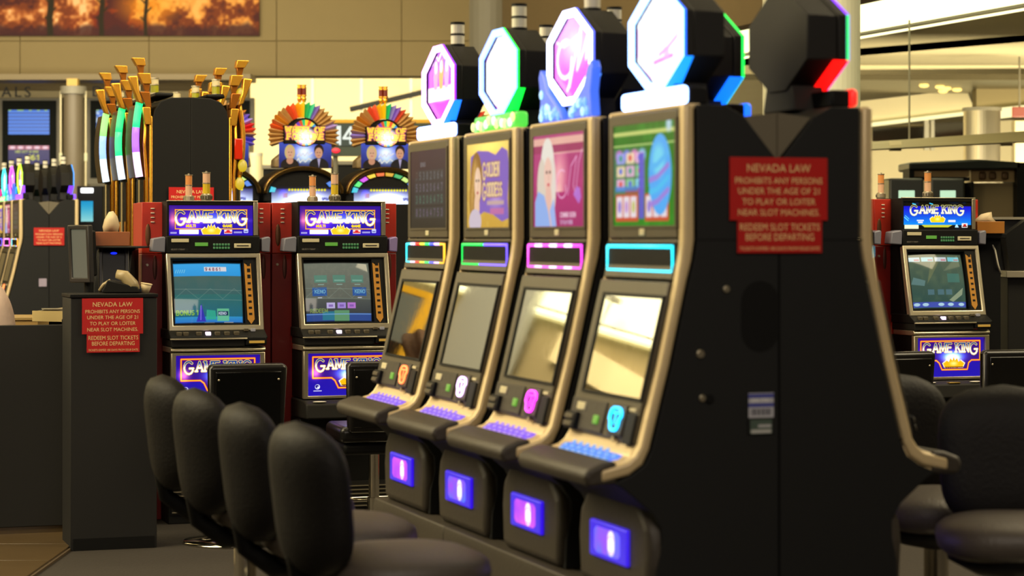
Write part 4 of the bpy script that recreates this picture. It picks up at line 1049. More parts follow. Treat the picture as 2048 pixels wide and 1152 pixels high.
def wheel_machine(label, rs, cols):
    t = thing('wheel_slot_machine', label, 'slot machine', group='wheel topped slot machines behind the middle row')
    z = lambda y: CAMH + (HY - y) * KW
    x = lambda p: (p - 607) * KW
    obj('cabinet', MB().box(-.32, .32, .0, .45, 0, z(404)), M_DARK, t, bevel=.01)
    top = [(-.345, z(404)), (-.345, z(385))] + [(.345 * math.cos(a), z(385) + .225 * math.sin(a)) for a in [PI - PI * k / 18 for k in range(19)]][1:] + [(.345, z(404))]
    obj('arch_body', MB().prism(top, .02, .40, 'y'), M_DARK, t, bevel=.01)
    ao = [(.352 * math.cos(a), z(388) + .240 * math.sin(a)) for a in [PI - PI * k / 24 for k in range(25)]]
    ai = [(.318 * math.cos(a), z(388) + .200 * math.sin(a)) for a in [PI - PI * k / 24 for k in range(25)]]
    obj('arch_rim', MB().prism(ao + ai[::-1], -.03, .03, 'y'), mat('dark_gold', (.50, .40, .22), .2, metal=1.0), t, bevel=.008)
    # coloured chips along the arch
    for k in range(9):
        a = PI - PI * (k + .8) / 10.6; cc = [(.1, .8, .9), (.3, .95, .5), (.85, .3, .95), (1, .85, .2), (.95, .4, .15), (.85, .65, .1), (.1, .7, .4), (.8, .95, .5), (.2, .5, .9)][k]
        if cols or k in (0, 8):
            r1, r2 = .298, .255
            obj('arch_chip', MB().prism([(r * math.cos(b), z(390) + r * .66 * math.sin(b)) for r, b in ((r1, a - .12), (r1, a + .12), (r2, a + .11), (r2, a - .11))], -.008, .018, 'y'), glowm('chip_%d' % k, cc, 1.0), t)
    c = CV(.56, .14, 100); c.vgrad((.85, .92, 1.0), (.10, .10, .35)); c.glow(.30, .04, .16, .07, (.9, .9, 1.0)); c.glow(.10, .08, .03, .04, (.1, .05, .7)); c.rect(.0, .56, .125, .14, (.05, .05, .05))
    c.rect(.10, .14, .05, .09, (.7, .45, .35), .6); c.text('SPIN', .44, .03, .02, (.1, .1, .5), .006)
    for k in range(13): c.ell(.155 + .026 * k, .118, .009, .010, (1, .95, .05))
    c.mesh('reel_glass', raster_mat('wheel_glass', 1.2, .2), t, -.28, -.004, z(404) - .015)
    # hosts panel
    hp = obj('portrait_panel', MB().prism([(-.21, z(336)), (.27, z(336)), (.26, z(318)), (.20, z(300)), (.20, z(283)), (-.17, z(283)), (-.17, z(305)), (-.25, z(320)), (-.255, z(336))], .0, .16, 'y'), mat('shell_grey', (.52, .44, .30), .4), t, bevel=.012)
    art_hosts().mesh('portrait_print', raster_mat('hosts', .75, .3), hp, -.215, -.003, z(336))
    # pleated fan: every pleat a part
    fc = (0.0, z(271)); n = 25; a0, a1 = math.radians(-22), math.radians(202)
    fan = obj('fan_frame', MB().prism([(.17 * math.cos(2 * PI * k / 20), fc[1] + .15 * math.sin(2 * PI * k / 20)) for k in range(20)], .03, .10, 'y'), M_DARK, t)
    for k in range(n):
        b0 = a0 + (a1 - a0) * k / n; b1 = a0 + (a1 - a0) * (k + 1) / n; bm = (b0 + b1) / 2
        cc = rs.get(k); m = pleatm(cc) if cc else M_PLEAT
        R0, R1 = .16, .292
        def P(r, b, y): return (r * 1.03 * math.cos(b), y, fc[1] + r * .95 * math.sin(b))
        vs = [P(R0, b0, .02), P(R0, bm, -.015), P(R0, b1, .02), P(R1 - .012, b0, .035), P(R1 + .012, bm, -.03), P(R1 - .012, b1, .035), P(R0, bm, .05), P(R1, bm, .06)]
        obj('pleat', MB().add(vs, [(0, 1, 4, 3), (1, 2, 5, 4), (3, 4, 7), (4, 5, 7), (0, 3, 7, 6), (2, 6, 7, 5), (0, 6, 1), (1, 6, 2)]), m, t)
    sg = obj('sign_body', MB().box(-.178, .178, -.055, .03, z(289), z(252)), M_DARK, t, bevel=.006)
    obj('sign_hoop', MB().tube([(.118 * math.cos(a), -.055, z(266) + .118 * math.sin(a)) for a in [2 * PI * k / 32 for k in range(32)]], .006, 8, closed=True), M_DARK, sg, smooth=True)
    def keep(X, Y): return ((X > .006) & (X < .364) & (Y > .065) & (Y < .185)) | (np.hypot(X - .185, Y - .125) < .116)
    art_wheel().mesh('sign_face', raster_mat('wheel_sign', 1.15, .3), sg, -.185, -.060, z(270) - .125 + .01, keep=keep)
    for q in (-.024, .012):
        cd = obj('candle_light', MB().lathe([(.012, 0), (.022, .03), (.014, .05), (.024, .055), (.024, .065), (.015, .066), (.015, .12), (.024, .121), (.024, .128), (.018, .129), (.018, .145), (.024, .146), (.024, .152)], (q, .02 + abs(q), fc[1] + .282), 12), M_GOLD, t)
        obj('red_lens', MB().cyl((q, .02 + abs(q), fc[1] + .348), (q, .02 + abs(q), fc[1] + .402), .020), mat('red_lens', (.45, .12, .05), .3), cd)
    return t
WO = ((607 - 1024) / FPX * 19.5, 19.5)
S1 = {15: (.85, .30, .15), 14: (.90, .42, .22), 13: (.90, .68, .10), 12: (.95, .80, .15), 11: (.12, .72, .45), 10: (.35, .85, .65), 9: (.55, .40, .80), 20: (.90, .35, .12), 18: (.85, .55, .10), 4: (.72, .62, .95)}
S2 = {15: (.90, .30, .18), 14: (.90, .45, .30), 13: (.90, .78, .10), 12: (.92, .80, .12), 11: (.05, .75, .50), 10: (.62, .52, .85), 9: (.58, .42, .80), 8: (.85, .30, .15), 22: (.60, .52, .95), 18: (.80, .50, .12)}
S0 = {k: v for k, v in [(7, (.80, .50, .10)), (6, (.45, .35, .85)), (5, (.70, .60, .95)), (4, (.85, .15, .15)), (3, (.90, .25, .20)), (0, (.50, .40, .90)), (1, (.35, .30, .80))]}
for i, (n, S, lb) in enumerate(((0, S1, 'wheel slot machine with a pleated fan crown, left of the two seen whole'), (1, S2, 'wheel slot machine with coloured chips on its arch, next to the near bank'),
                              (-1, S0, 'wheel slot machine mostly hidden behind the gold trimmed black cabinets'), (2, S2, 'wheel slot machine hidden behind the near bank, orange pleats showing between toppers'))):
    w = wheel_machine(lb, S, n in (1, -1)); w.location = (WO[0] + CA * .724 * n, WO[1] + SA * .724 * n, 0); w.rotation_euler = (0, 0, RZ_CAM)

# ------------------------------------------------------------------ gold crowned bank
PG = ((303 - 1024) / FPX * 15.0, 15.0)
def gold_machine(label, led, group, side=1):
    """front looks along -y, near flank at +x"""
    t = thing('gold_slot_machine', label, 'slot machine', group=group)
    ztop = 2.42
    body = [(.262, 0), (.262, 2.47), (.13, 2.465), (.06, 2.44), (.02, 2.38), (.0, 2.28), (.0, 0)]
    cab = obj('cabinet', MB().prism(body, -.30, .30), mat('charcoal_side', (.07, .07, .068), .65, noise=.1, spec=.2), t, bevel=.006)
    obj('shoulder_cap', MB().prism([(.02, 2.47), (.14, 2.47), (.15, 2.495), (.03, 2.50)], -.25, .30), M_DARK, t, bevel=.01)
    # gold flank strips with the stacked arrow crown
    for s in (side,):
        x0, x1 = (.25, .305) if s > 0 else (-.305, -.25)
        obj('gold_strip', MB().prism([(-.012, .2), (.006, .2), (.006, 2.34), (-.012, 2.34)], x0, x1), M_GOLD, t, bevel=.004)
        for k, (y, z1, z0, w) in enumerate(((-.125, 2.722, 2.672, .078), (-.085, 2.622, 2.552, .076))):
            obj('gold_arrow', MB().prism([(y - .004, z1), (y + w, z1), (y + w + .008, z0), (y + .026, z0)], x0 - .01, x1 + .008), M_GOLD, t, bevel=.003)
            obj('arrow_neck', MB().prism([(y + .030, z0), (y + w, z0), (y + w - .006, z0 - .052), (y + .045, z0 - .052)], x0 + .004, x1 - .004), mat('dark_copper', (.70, .42, .13), .25, metal=.7), t, bevel=.003)
        obj('arrow_foot', MB().prism([(-.075, 2.50), (-.012, 2.50), (.0, 2.40), (-.035, 2.40)], x0, x1), mat('dark_copper', (.70, .42, .13), .25, metal=.7), t, bevel=.003)
        obj('gold_plate', MB().prism([(-.060, 2.398), (-.008, 2.398), (.0, 2.286), (-.045, 2.286)], x0, x1 + .006), M_GOLD, t, bevel=.003)
        obj('column_tip', MB().prism([(-.155, 2.60), (-.090, 2.605), (-.080, 2.50), (-.055, 2.42), (-.090, 2.43), (-.125, 2.52)], x0, x1 + .004), M_GOLD, t, bevel=.008)
    # bowed front with its light column
    bow = [(-.060 - .026 * math.sin(PI * (k / 12)), 2.43 - .49 * k / 12) for k in range(13)]
    obj('bowed_front', MB().prism(bow + [(.01, 1.94), (.01, 2.43)], -.24, .24), mat('smoked_gold', (.30, .20, .08), .25, metal=.8), t, bevel=.004)
    for s in (side,):
        col = [(s * .252, p[0] - .012, p[1]) for p in bow]
        seg = [(0, 4, led[0]), (4, 8, led[1]), (8, 12, led[2])] if side > 0 else []
        if side < 0:
            obj('gold_column', MB().tube(col, .018, 10), M_GOLD, t, smooth=True)
            for k, zz in ((1, 2.50), (9, 2.02), (12, 1.90)): obj('yellow_lamp', MB().ell((s * .275, col[min(k, 12)][1], zz), (.03, .032, .042), 12, 8), glowm('yellow_lamp', (.85, .72, .05), .9), t, smooth=True)
            obj('red_plaque', MB().box(s * .30 - .012, s * .30 + .010, -.085, -.03, 2.06, 2.20), mat('red_gloss', (.75, .15, .05), .2, coat=.5), t, bevel=.006)
        for (a, b, c) in seg:
            obj('light_column', MB().tube(col[a:b + 1], .024, 10), glowm('led_%.2f_%.2f_%.2f' % c, c, 1.9), t, smooth=True)
        obj('chrome_pillar', MB().cyl((s * .252, -.055, 1.05), (s * .252, -.055, 1.92), .026, n=12), M_CHROME, t)
        obj('bead_strip', MB().tube([(s * .285, -.030, .9), (s * .285, -.030, 1.95), (s * .285, -.045, 2.15), (s * .285, -.035, 2.40)], .010, 8), M_GOLD, t, smooth=True)
    c = CV(.44, .40, 60); c.vgrad((.35, .12, .05), (.95, .62, .15)); c.mix((c.noise(1, 6, 3) - .5), (1, .2, .1)); c.mesh('lower_glass', raster_mat('gold_glass', .5), t, -.22, -.016, 1.25)
    sd = obj('screen_bay', MB().box(-.23, .23, -.014, .0, 1.2, 1.92), M_DARK, t)
    dk = obj('button_deck', MB().prism([(.0, 1.02), (-.20, .96), (-.22, .90), (.0, .88)], -.29, .29), M_DARK, t, bevel=.01)
    cd = obj('candle_light', MB().lathe([(.030, 0), (.030, .010), (.012, .011), (.012, .060), (.030, .061), (.030, .067), (.012, .068), (.012, .102), (.030, .103), (.030, .110)], (side * .10, .055, 2.497), 16), M_STEEL, t)
    obj('lower_lens', MB().cyl((side * .10, .055, 2.508), (side * .10, .055, 2.557), .027), mat('lime_lens', (.62, .62, .12), .3), cd)
    obj('upper_lens', MB().cyl((side * .10, .055, 2.565), (side * .10, .055, 2.599), .027), mat('pale_lens', (.82, .78, .62), .3), cd)
    return t
LED = [((.05, .85, .50), (.62, .35, 1.0), (.95, .80, 1.0)), ((.05, .85, .45), (.10, .90, .50), (.80, .90, 1.0)), ((.55, .95, .45), (.55, .70, 1.0), (.85, .95, 1.0))]
GL = ['gold crowned slot machine with a green and violet light column, nearest', 'gold crowned slot machine with an all green light column', 'gold crowned slot machine with a pale lime light column, farthest']
for i in range(3):
    g = gold_machine(GL[i], LED[i], 'gold crowned slot machines on the left side'); g.location = bank(PG, 0, .30 + .724 * i); g.rotation_euler = (0, 0, RZ_LEFT)
    g2 = gold_machine('', ((.80, .72, .08), (.50, .10, .04), (.85, .68, .10)), '', -1); g2['group'] = 'gold crowned slot machines turned away'
    g2['label'] = ['gold crowned slot machine turned right, its yellow lit edge at the black flank', 'gold crowned slot machine turned right, only its crown tip over the black cabinet', 'gold crowned slot machine turned right, light tower low behind the black cabinet'][i]
    g2.location = bank(PG, .524, .30 + .724 * i); g2.rotation_euler = (0, 0, RZ_RIGHT)
q = bank(PG, .262, -.012); law_signs((q.x - .0, q.y, CAMH + (HY - 401) * 15.05 / FPX), RZ_CAM, 'on the black flank of the gold crowned machines', False)

# ------------------------------------------------------------------ far bank at the left edge
PF = (-4.87, 22.62)
FL = ['red', 'cyan', 'violet', 'lime']
FC = [((.75, 1.0, .15), (.6, .3, 1.0)), ((.9, .35, 1.0), (.2, .6, 1.0)), ((.2, .9, .9), (.1, .7, .5)), ((1.0, .25, .2), (.9, .2, .5))]
for i in range(4):
    m = copy_tree(NEARL[[3, 1, 2, 0][i]]); m['label'] = 'small distant slot machine, its octagon lit %s, in the far left bank' % ['lime green', 'magenta violet', 'cyan', 'red'][i]; m['group'] = 'slot machines in the far left bank'
    m.location = bank(PF, 0, .285 + PITCH * i); m.rotation_euler = (0, 0, RZ_LEFT); relight(m, *FC[i], 'far_%d' % i)
for i in range(5):
    m = copy_tree(NEARL[[0, 3, 1, 2, 3][i]]); m['label'] = 'distant slot machine turned away, %s dark octagon of the far left bank' % ['first and rightmost', 'second', 'third', 'fourth', 'fifth'][i]; m['group'] = 'slot machines turned away in the far left bank'
    m.location = bank(PF, DEP, .285 + PITCH * i); m.rotation_euler = (0, 0, RZ_RIGHT); relight(m, (.05, .55, .9), [(.45, .2, 1.0), (.1, .5, .4), (.1, .2, .9), (.0, .5, .3), (1.0, .4, .5)][i], 'faraway_%d' % i)
q = bank(PF, .262, -.012); law_signs((q.x, q.y, CAMH + (HY - 473) * 22.7 / FPX), RZ_CAM, 'on the end panel of the far left bank', False)
st2 = obj('far_bank_sticker', MB().box(-.038, .038, -.002, .0, -.04, .04), mat('lilac_sticker', (.62, .58, .66), .5)); st2.name = 'barcode_sticker'
st2.location = bank(PF, .20, -.012) + Vector((0, 0, CAMH + (HY - 565) * 22.7 / FPX)); st2.rotation_euler = (0, 0, RZ_CAM); tag(st2, 'pale sticker low on the end panel of the far left bank', 'sticker')
fs = copy_tree(stand); fs['label'] = 'low dark plinth under the far left bank of machines'; fs.location = bank(PF, .2635, 1.386)
# ------------------------------------------------------------------ room shell
def slab(pts_px, Y, th=.15):
    """an upright board facing the aisle at distance Y, outline from its corners"""
    P = [at(x, y, Y) for x, y in pts_px]
    return MB().prism([(p.x, p.z) for p in P], Y, Y + th, 'y')
M_WALL = mat('olive_beige_wall', (.53, .465, .31), .7, noise=.03, nscale=3)
M_WALLB = mat('brown_wall', (.47, .40, .28), .7, noise=.03, nscale=3)
M_CREAMW = mat('cream_wall', (.93, .88, .72), .7, noise=.02, nscale=2)
M_DIMW = mat('grey_olive_wall', (.62, .56, .42), .7, noise=.04, nscale=2)
M_CEIL = mat('ceiling_paint', (.72, .68, .54), .8, noise=.04, nscale=1)
M_CARPET = mat('carpet_pile', (.15, .125, .10), .95, noise=.25, nscale=60, bump=.4)
M_TILE = mat('brown_stone', (.30, .24, .15), .35, noise=.12, nscale=9)
M_COVE = mat('cove_lamp', (.9, .9, .8), .5, emit=(1.0, .97, .74), es=2.2)
M_GREY = mat('grey_paint', (.50, .48, .42), .5)
XL, XR, YB = -15.0, 16.0, 42.0
struct('floor', MB().box(XL, XR, -1.0, YB, -.05, 0), M_CARPET)
struct('ceiling', MB().box(XL, XR, -1.0, YB, 7.6, 7.8), M_CEIL)
struct('wall_left', MB().box(XL - .2, XL, -1.0, YB, 0, 7.6), M_DIMW)
struct('wall_right', MB().box(XR, XR + .2, -1.0, YB, 0, 7.6), M_DIMW)
struct('wall_back', MB().box(XL, XR, YB, YB + .2, 0, 7.6), M_CREAMW)

# upper fascia with its panels
Yf = 32.0
zf0, zf1 = at(0, 152, Yf).z, at(0, 82, Yf).z
fas = struct('wall_fascia', MB().box(-13.0, at(955, 0, Yf).x, Yf + .03, Yf + .5, zf0, 7.6), mat('panel_joint', (.45, .39, .26), .8))
seams = [px for px in (-730, -470, -217, 40, 298, 553, 803, 957)]
for a, b in zip(seams[:-1], seams[1:]):
    xa, xb = at(a, 0, Yf).x + .004, at(b, 0, Yf).x - .004
    for z0, z1 in ((zf0, zf1 - .004), (zf1 + .004, zf1 + 1.7), (zf1 + 1.715, 7.6)):
        obj('panel', MB().box(xa, xb, Yf, Yf + .04, z0, z1), M_WALL, fas, bevel=.004)
struct('wall_corner', MB().cyl((at(980, 0, 31.6).x, 32.3, zf0), (at(980, 0, 31.6).x, 32.3, 7.6), .42, n=32), M_GREY)
# brown fascia running towards the camera on the right
A = Vector((at(1000, 0, 32.0).x, 32.0, 0)); B = Vector((2.5, 25.0, 0)); C2 = Vector((3.54, 21.7, 0)); D = C2 + (C2 - B) * 3.2
zc = 3.80
def wallseg(mb, P, Q, z0, z1, th=.18):
    d = (Q - P).normalized(); n = Vector((d.y, -d.x, 0)) * th
    return mb.add([(P.x, P.y, z0), (Q.x, Q.y, z0), (Q.x + n.x * -1, Q.y - n.y, z0), (P.x - n.x, P.y - n.y, z0), (P.x, P.y, z1), (Q.x, Q.y, z1), (Q.x - n.x, Q.y - n.y, z1), (P.x - n.x, P.y - n.y, z1)],
                  [(0, 1, 2, 3), (4, 7, 6, 5), (0, 4, 5, 1), (1, 5, 6, 2), (2, 6, 7, 3), (3, 7, 4, 0)])
mbf = MB(); wallseg(mbf, A, B, zc, 7.6); wallseg(mbf, B, D, zc, 7.6)
struct('wall_brown', mbf, M_WALLB)
mbt = MB(); wallseg(mbt, A + Vector((-.03, -.03, 0)), B + Vector((-.03, -.03, 0)), zc, zc + .05, .3); wallseg(mbt, B + Vector((-.03, -.03, 0)), D, zc, zc + .05, .3)
struct('trim_1', mbt, mat('dark_bronze_trim', (.16, .12, .08), .5))
# light cove along that fascia and the low ceiling behind it
E = Vector((3.83, 26.0, 0)); F = Vector((5.06, 22.5, 0)); Gv = F + (F - E) * 2.6; E0 = E + (E - F) * 1.6
B0 = B + (B - C2) * 1.9
cove = thing('cove_light', 'long bright cream light cove crossing the ceiling at upper right', 'light')
obj('cove_diffuser', MB().add([(B0.x, B0.y, zc - .01), (D.x, D.y, zc - .01), (Gv.x - .35, Gv.y, zc - .01), (E0.x - .35, E0.y, zc - .01), (B0.x, B0.y, zc + .03), (D.x, D.y, zc + .03), (Gv.x - .35, Gv.y, zc + .03), (E0.x - .35, E0.y, zc + .03)],
     [(0, 1, 2, 3), (4, 7, 6, 5), (0, 4, 5, 1), (1, 5, 6, 2), (2, 6, 7, 3), (3, 7, 4, 0)]), M_COVE, cove)
mbb = MB(); wallseg(mbb, E0 + Vector((-.30, 0, 0)), Gv + Vector((-.30, 0, 0)), zc - .03, zc + .02, .10)
obj('cove_lip', mbb, M_GREY, cove)
mbb = MB(); wallseg(mbb, E0 + Vector((-.20, 0, 0)), Gv + Vector((-.20, 0, 0)), zc - .02, zc + .02, .20)
obj('cove_strip', mbb, M_COVE, cove)
struct('ceiling_soffit', MB().add([(E0.x, E0.y, zc), (Gv.x, Gv.y, zc), (16, Gv.y, zc), (16, 30, zc), (E0.x, 30, zc), (E0.x, E0.y, zc + .1), (Gv.x, Gv.y, zc + .1), (16, Gv.y, zc + .1), (16, 30, zc + .1), (E0.x, 30, zc + .1)],
     [(0, 1, 2, 3, 4), (9, 8, 7, 6, 5)] + [(i, 5 + i, 5 + (i + 1) % 5, (i + 1) % 5) for i in range(5)]), M_CEIL)
struct('wall_bulkhead', slab([(1600, 76), (2100, 122), (2100, 134), (1600, 139)], 30.0, .2), M_CREAMW)
struct('ceiling_far', MB().box(2.5, 12.0, 30.2, 41.9, 3.62, 3.70), mat('metal_ceiling', (.45, .42, .33), .35, metal=.6, noise=.2, nscale=2))
for k, (px, py) in enumerate(((1848, 151), (1880, 146), (1893, 147), (1914, 146), (1886, 150))):
    p = at(px, py, 31.0 + k * .3)
    l = obj('downlight', MB().ell((0, 0, 0), (.07, .07, .03), 10, 6), glowm('downlight_glow', (1, .85, .45), 2.0), smooth=True); l.location = (p.x, p.y, 3.60); tag(l, 'tiny warm downlight in the dark metal ceiling at upper right', 'light', 'tiny downlights in the metal ceiling')
struct('wall_soffit_board', slab([(1600, 222), (1690, 206), (1932, 178), (1950, 221), (1690, 250), (1600, 262)], 33.0, .2), M_CREAMW)
struct('wall_soffit_side', slab([(1953, 174), (2120, 150), (2120, 205), (1953, 222)], 32.0, .3), mat('olive_soffit', (.60, .54, .38), .7))
# strip light and the bulkhead windows
s1 = obj('strip_light', slab([(1600, 262), (1950, 221), (1950, 228), (1600, 270)], 32.9, .1), glowm('strip_glow', (1, .95, .68), 1.25)); tag(s1, 'thin bright light strip below the slanted cream soffit at right', 'light')
s2 = obj('strip_light', slab([(1950, 221), (2120, 203), (2120, 222), (1950, 243)], 31.88, .1), glowm('strip_glow', (1, .95, .68), 1.25)); tag(s2, 'wide bright light strip above the steel column at far right', 'light')
wf = struct('window_1', slab([(1600, 262), (2120, 235), (2120, 470), (1600, 470)], 34.0, .1), M_CREAMW)
for x0, x1, y0, y1, c in ((1745, 1848, 256, 283, (.14, .12, .09)), (1870, 1928, 246, 278, (.18, .12, .08)), (2030, 2100, 240, 262, (.15, .16, .15))):
    obj('pane', slab([(x0, y0), (x1, y0 - 3), (x1, y1), (x0, y1)], 33.9, .05), mat('pane_%.2f' % c[0], c, .1, spec=.8), wf)
for x0, x1 in ((1849, 1858), (1862, 1869)):
    obj('mullion', slab([(x0, 240), (x1, 240), (x1, 300), (x0, 300)], 33.8, .1), M_WHITE, wf)
# suspended rail and its rod
sr = thing('hanging_shelf', 'long suspended metal rail crossing at right, hung by a thin rod', 'rail', at(1822, 285, 23.5))
o_ = at(1822, 285, 23.5)
def loc_mb(px, py, Y): return at(px, py, Y) - o_
a1, a2, a3, a4 = loc_mb(1650, 290, 23.5), loc_mb(2120, 257, 22.6), loc_mb(1650, 303, 23.0), loc_mb(2120, 279, 22.1)
obj('rail_body', MB().add([a1, a2, a4, a3, a1 + Vector((0, .5, 0)), a2 + Vector((0, .5, 0)), a4 + Vector((0, .5, .0)), a3 + Vector((0, .5, 0))], [(0, 1, 2, 3), (4, 7, 6, 5), (0, 4, 5, 1), (2, 6, 7, 3), (0, 3, 7, 4), (1, 5, 6, 2)]), mat('rail_metal', (.58, .53, .40), .4, metal=.3), sr)
for x in (1790, 2012): obj('rail_joint', MB().box(-.06, .06, -.03, 0, -.05, .05, Matrix.Translation(loc_mb(x, 292 - (x - 1790) * .045, 22.95))), M_TAG, sr)
obj('rod', MB().cyl((0, .1, 0), (0, .1, 2.25), .010, n=8), M_GREY, sr)
obj('rod_canopy', MB().cyl((0, .1, 2.22), (0, .1, 2.26), .085, n=16), M_TAG, sr)
# columns
pil = thing('round_pillar', 'thick pale round pillar standing behind the near bank topper', 'pillar', (2.50, 19.0, 0))
obj('shaft', MB().cyl((0, 0, 0), (0, 0, 7.6), .405, n=48), mat('pale_pillar', (.90, .90, .80), .45), pil, smooth=False)
obj('collar', MB().lathe([(.42, .0), (.42, .16), (.41, .18), (.40, .18), (.40, 0)], n=40), M_STEEL, pil)
p = at(1964, 0, 28.0)
stc = thing('steel_column', 'brushed steel round column at far right behind the hanging rail', 'pillar', (p.x, 28.0, 0))
obj('shaft', MB().cyl((0, 0, 0), (0, 0, at(0, 222, 28).z), .225, n=40), M_STEEL, stc); obj('cap', MB().cyl((0, 0, at(0, 222, 28).z), (0, 0, at(0, 222, 28).z + .04), .24, n=40), M_GREY, stc)
p = at(2040, 0, 29.0)
wc = thing('white_post', 'white square post at the far right edge', 'post', (p.x, 29.0, 0)); obj('shaft', MB().box(-.09, .12, -.1, .1, 0, 3.02), M_CREAMW, wc, bevel=.01); obj('foot', MB().box(-.12, .15, -.13, .13, 0, .12), M_GREY, wc)
ex = thing('exit_light', 'small red lit sign hanging at the far right edge', 'sign', at(2040, 224, 28.5)); obj('sign_box', MB().box(-.09, .14, 0, .06, -.065, .065), glowm('red_glow', (.85, .25, .10), .8), ex, bevel=.01); obj('hanger', MB().cyl((0, .03, .065), (0, .03, .70), .012), M_GREY, ex)

# dark showcase and kiosks at right
sc_ = thing('dark_showcase', 'wide black framed stand with beige shutters behind the right slot machine', 'stand', (at(1930, 0, 24).x, 24.0, 0))
def q(px, py, Y=24.0):
    w = at(px, py, Y); return (w.x - sc_.location.x, w.z)
def bx(px0, px1, py0, py1, y0, y1, Y=24.0):
    a, b = q(px0, py1, Y), q(px1, py0, Y); return MB().box(a[0], b[0], y0, y1, max(a[1], .0), b[1])
obj('roof_beam', MB().prism([q(1812, 326), (q(1950, 320)), q(2035, 326), q(2035, 340), q(1812, 342)], -.2, .5, 'y'), mat('dark_teal', (.12, .14, .13), .4), sc_, bevel=.02)
obj('side_frame', bx(2026, 2042, 326, 520, -.2, .5), M_DARK, sc_)
obj('side_frame', bx(1935, 1940, 365, 520, -.2, .2), M_DARK, sc_)
obj('side_frame', bx(1812, 1822, 340, 520, -.2, .2), M_DARK, sc_)
obj('metal_band', bx(1822, 1935, 340, 354, -.1, .1), mat('beige_metal', (.62, .52, .36), .35, metal=.4), sc_)
obj('metal_band', bx(1822, 1935, 355, 362, -.12, .1), M_DARK, sc_)
obj('metal_band', bx(1940, 2026, 336, 364, -.06, .1), mat('beige_metal', (.62, .52, .36), .35, metal=.4), sc_)
for a in (1955, 1975, 2000): obj('metal_knob', bx(a, a + 14, 344, 360, -.10, -.05), mat('brown_metal', (.40, .30, .20), .4, metal=.4), sc_, bevel=.02)
obj('shutter', bx(1940, 2026, 366, 470, .0, .1), mat('shutter_beige', (.52, .45, .32), .6), sc_)
obj('back_panel', bx(1822, 1935, 363, 520, .15, .2), M_DARK, sc_)
for i, (a, b, lb) in enumerate(((1797, 1829, 'left'), (1880, 1911, 'right'))):
    t = thing('ticket_kiosk', 'dark kiosk with a small pale green screen, %s of the two above the blue header' % lb, 'kiosk', (at((a + b) / 2, 0, 22).x, 22.0, 0), 0, 'kiosks with pale screens')
    w = (b - a) / 2 * 22 / FPX; zz0, zz1 = at(0, 400, 22).z, at(0, 381, 22).z
    obj('housing', MB().box(-w - .09, w + .09, .0, .4, 0, zz1 + .12), mat('kiosk_black', (.08, .09, .09), .35), t, bevel=.02); obj('screen', MB().box(-w, w, -.012, 0, zz0, zz1), glowm('pale_screen', (.78, .95, .80), .9), t, bevel=.004)
    obj('shelf', MB().box(-w - .05, w + .05, -.2, 0, zz0 - .28, zz0 - .24), M_DARK, t)

# ------------------------------------------------------------------ departure hall behind, centre and left
gp = at(700, 0, 27)
gs = thing('gate_sign', 'dark gate sign with a yellow top band and white 14, between the wheel machines', 'sign', (gp.x, 27.0, 0))
def g2(px, py): w = at(px, py, 27.0); return (w.x - gp.x, w.z)
def gbx(x0, x1, y0, y1, a, b): p0, p1 = g2(x0, y1), g2(x1, y0); return MB().box(p0[0], p1[0], a, b, p0[1], p1[1])
obj('board', gbx(652, 900, 246, 312, 0, .15), mat('teal_board', (.22, .27, .23), .5), gs); obj('yellow_band', gbx(652, 900, 239, 246, -.01, .15), mat('yellow_band', (.80, .60, .10), .5, emit=(.80, .60, .10), es=.25), gs)
c = CV(.22, .25, 60); c.img[:] = (.22, .27, .23); c.rect(.0, .055, .01, .24, (.97, 1, .95)); c.rect(.0, .03, .0, .03, (.22, .27, .23)); c.text('4', .085, .035, .185, (.97, 1, .95), .030)
p0 = g2(673, 292); c.mesh('gate_number', raster_mat('gate_lit', .95, .4), gs, p0[0], -.012, p0[1])
p0 = g2(672, 301); obj('red_display', MB().ell((p0[0], -.01, p0[1]), (.050, .02, .030), 12, 8), glowm('led_red', (1, .05, .2), 1.6), gs, smooth=True)
for px in (670, 880): z = g2(px, 239); obj('post', MB().cyl((z[0], .07, 0), (z[0], .07, z[1]), .03, n=8), M_GREY, gs)
# mullions of the bright corridor and its handrail
for i, px in enumerate((488, 625, 723, 822)):
    m_ = struct('trim_%d' % (i + 2), MB().box(at(px - 3, 0, 38).x, at(px + 3, 0, 38).x, 38, 38.1, 0, 4.6), M_GREY)
struct('trim_7', MB().cyl(at(700, 219, 37.9), at(860, 181, 37.9), .045, n=8).cyl(at(850, 183, 37.9), at(850, 183, 41.9), .03, n=8), M_DARK)
for i, (px, w, y0, lb) in enumerate(((512, 26, 312, 'white round bin shaped post left of the wheel machines'), (545, 40, 330, 'low dark counter beside the white post'), (690, 60, 322, 'low dark counter under the gate sign'))):
    t = thing(['white_bollard', 'low_counter', 'low_counter'][i], lb, ['post', 'counter', 'counter'][i], (at(px, 0, 29 + i).x, 29.0 + i, 0)); z = at(0, y0, 29 + i).z; hw = w / 2 * 29 / FPX
    if i == 0: obj('shaft', MB().cyl((0, 0, 0), (0, 0, z), hw, n=24), M_CREAMW, t); obj('cap', MB().cyl((0, 0, z), (0, 0, z + .04), hw * 1.05, n=24), M_WHITE, t)
    else: obj('body', MB().box(-hw, hw, 0, .6, 0, z - .05), M_DARK, t); obj('top', MB().box(-hw - .05, hw + .05, -.05, .65, z - .05, z), M_GREY, t)

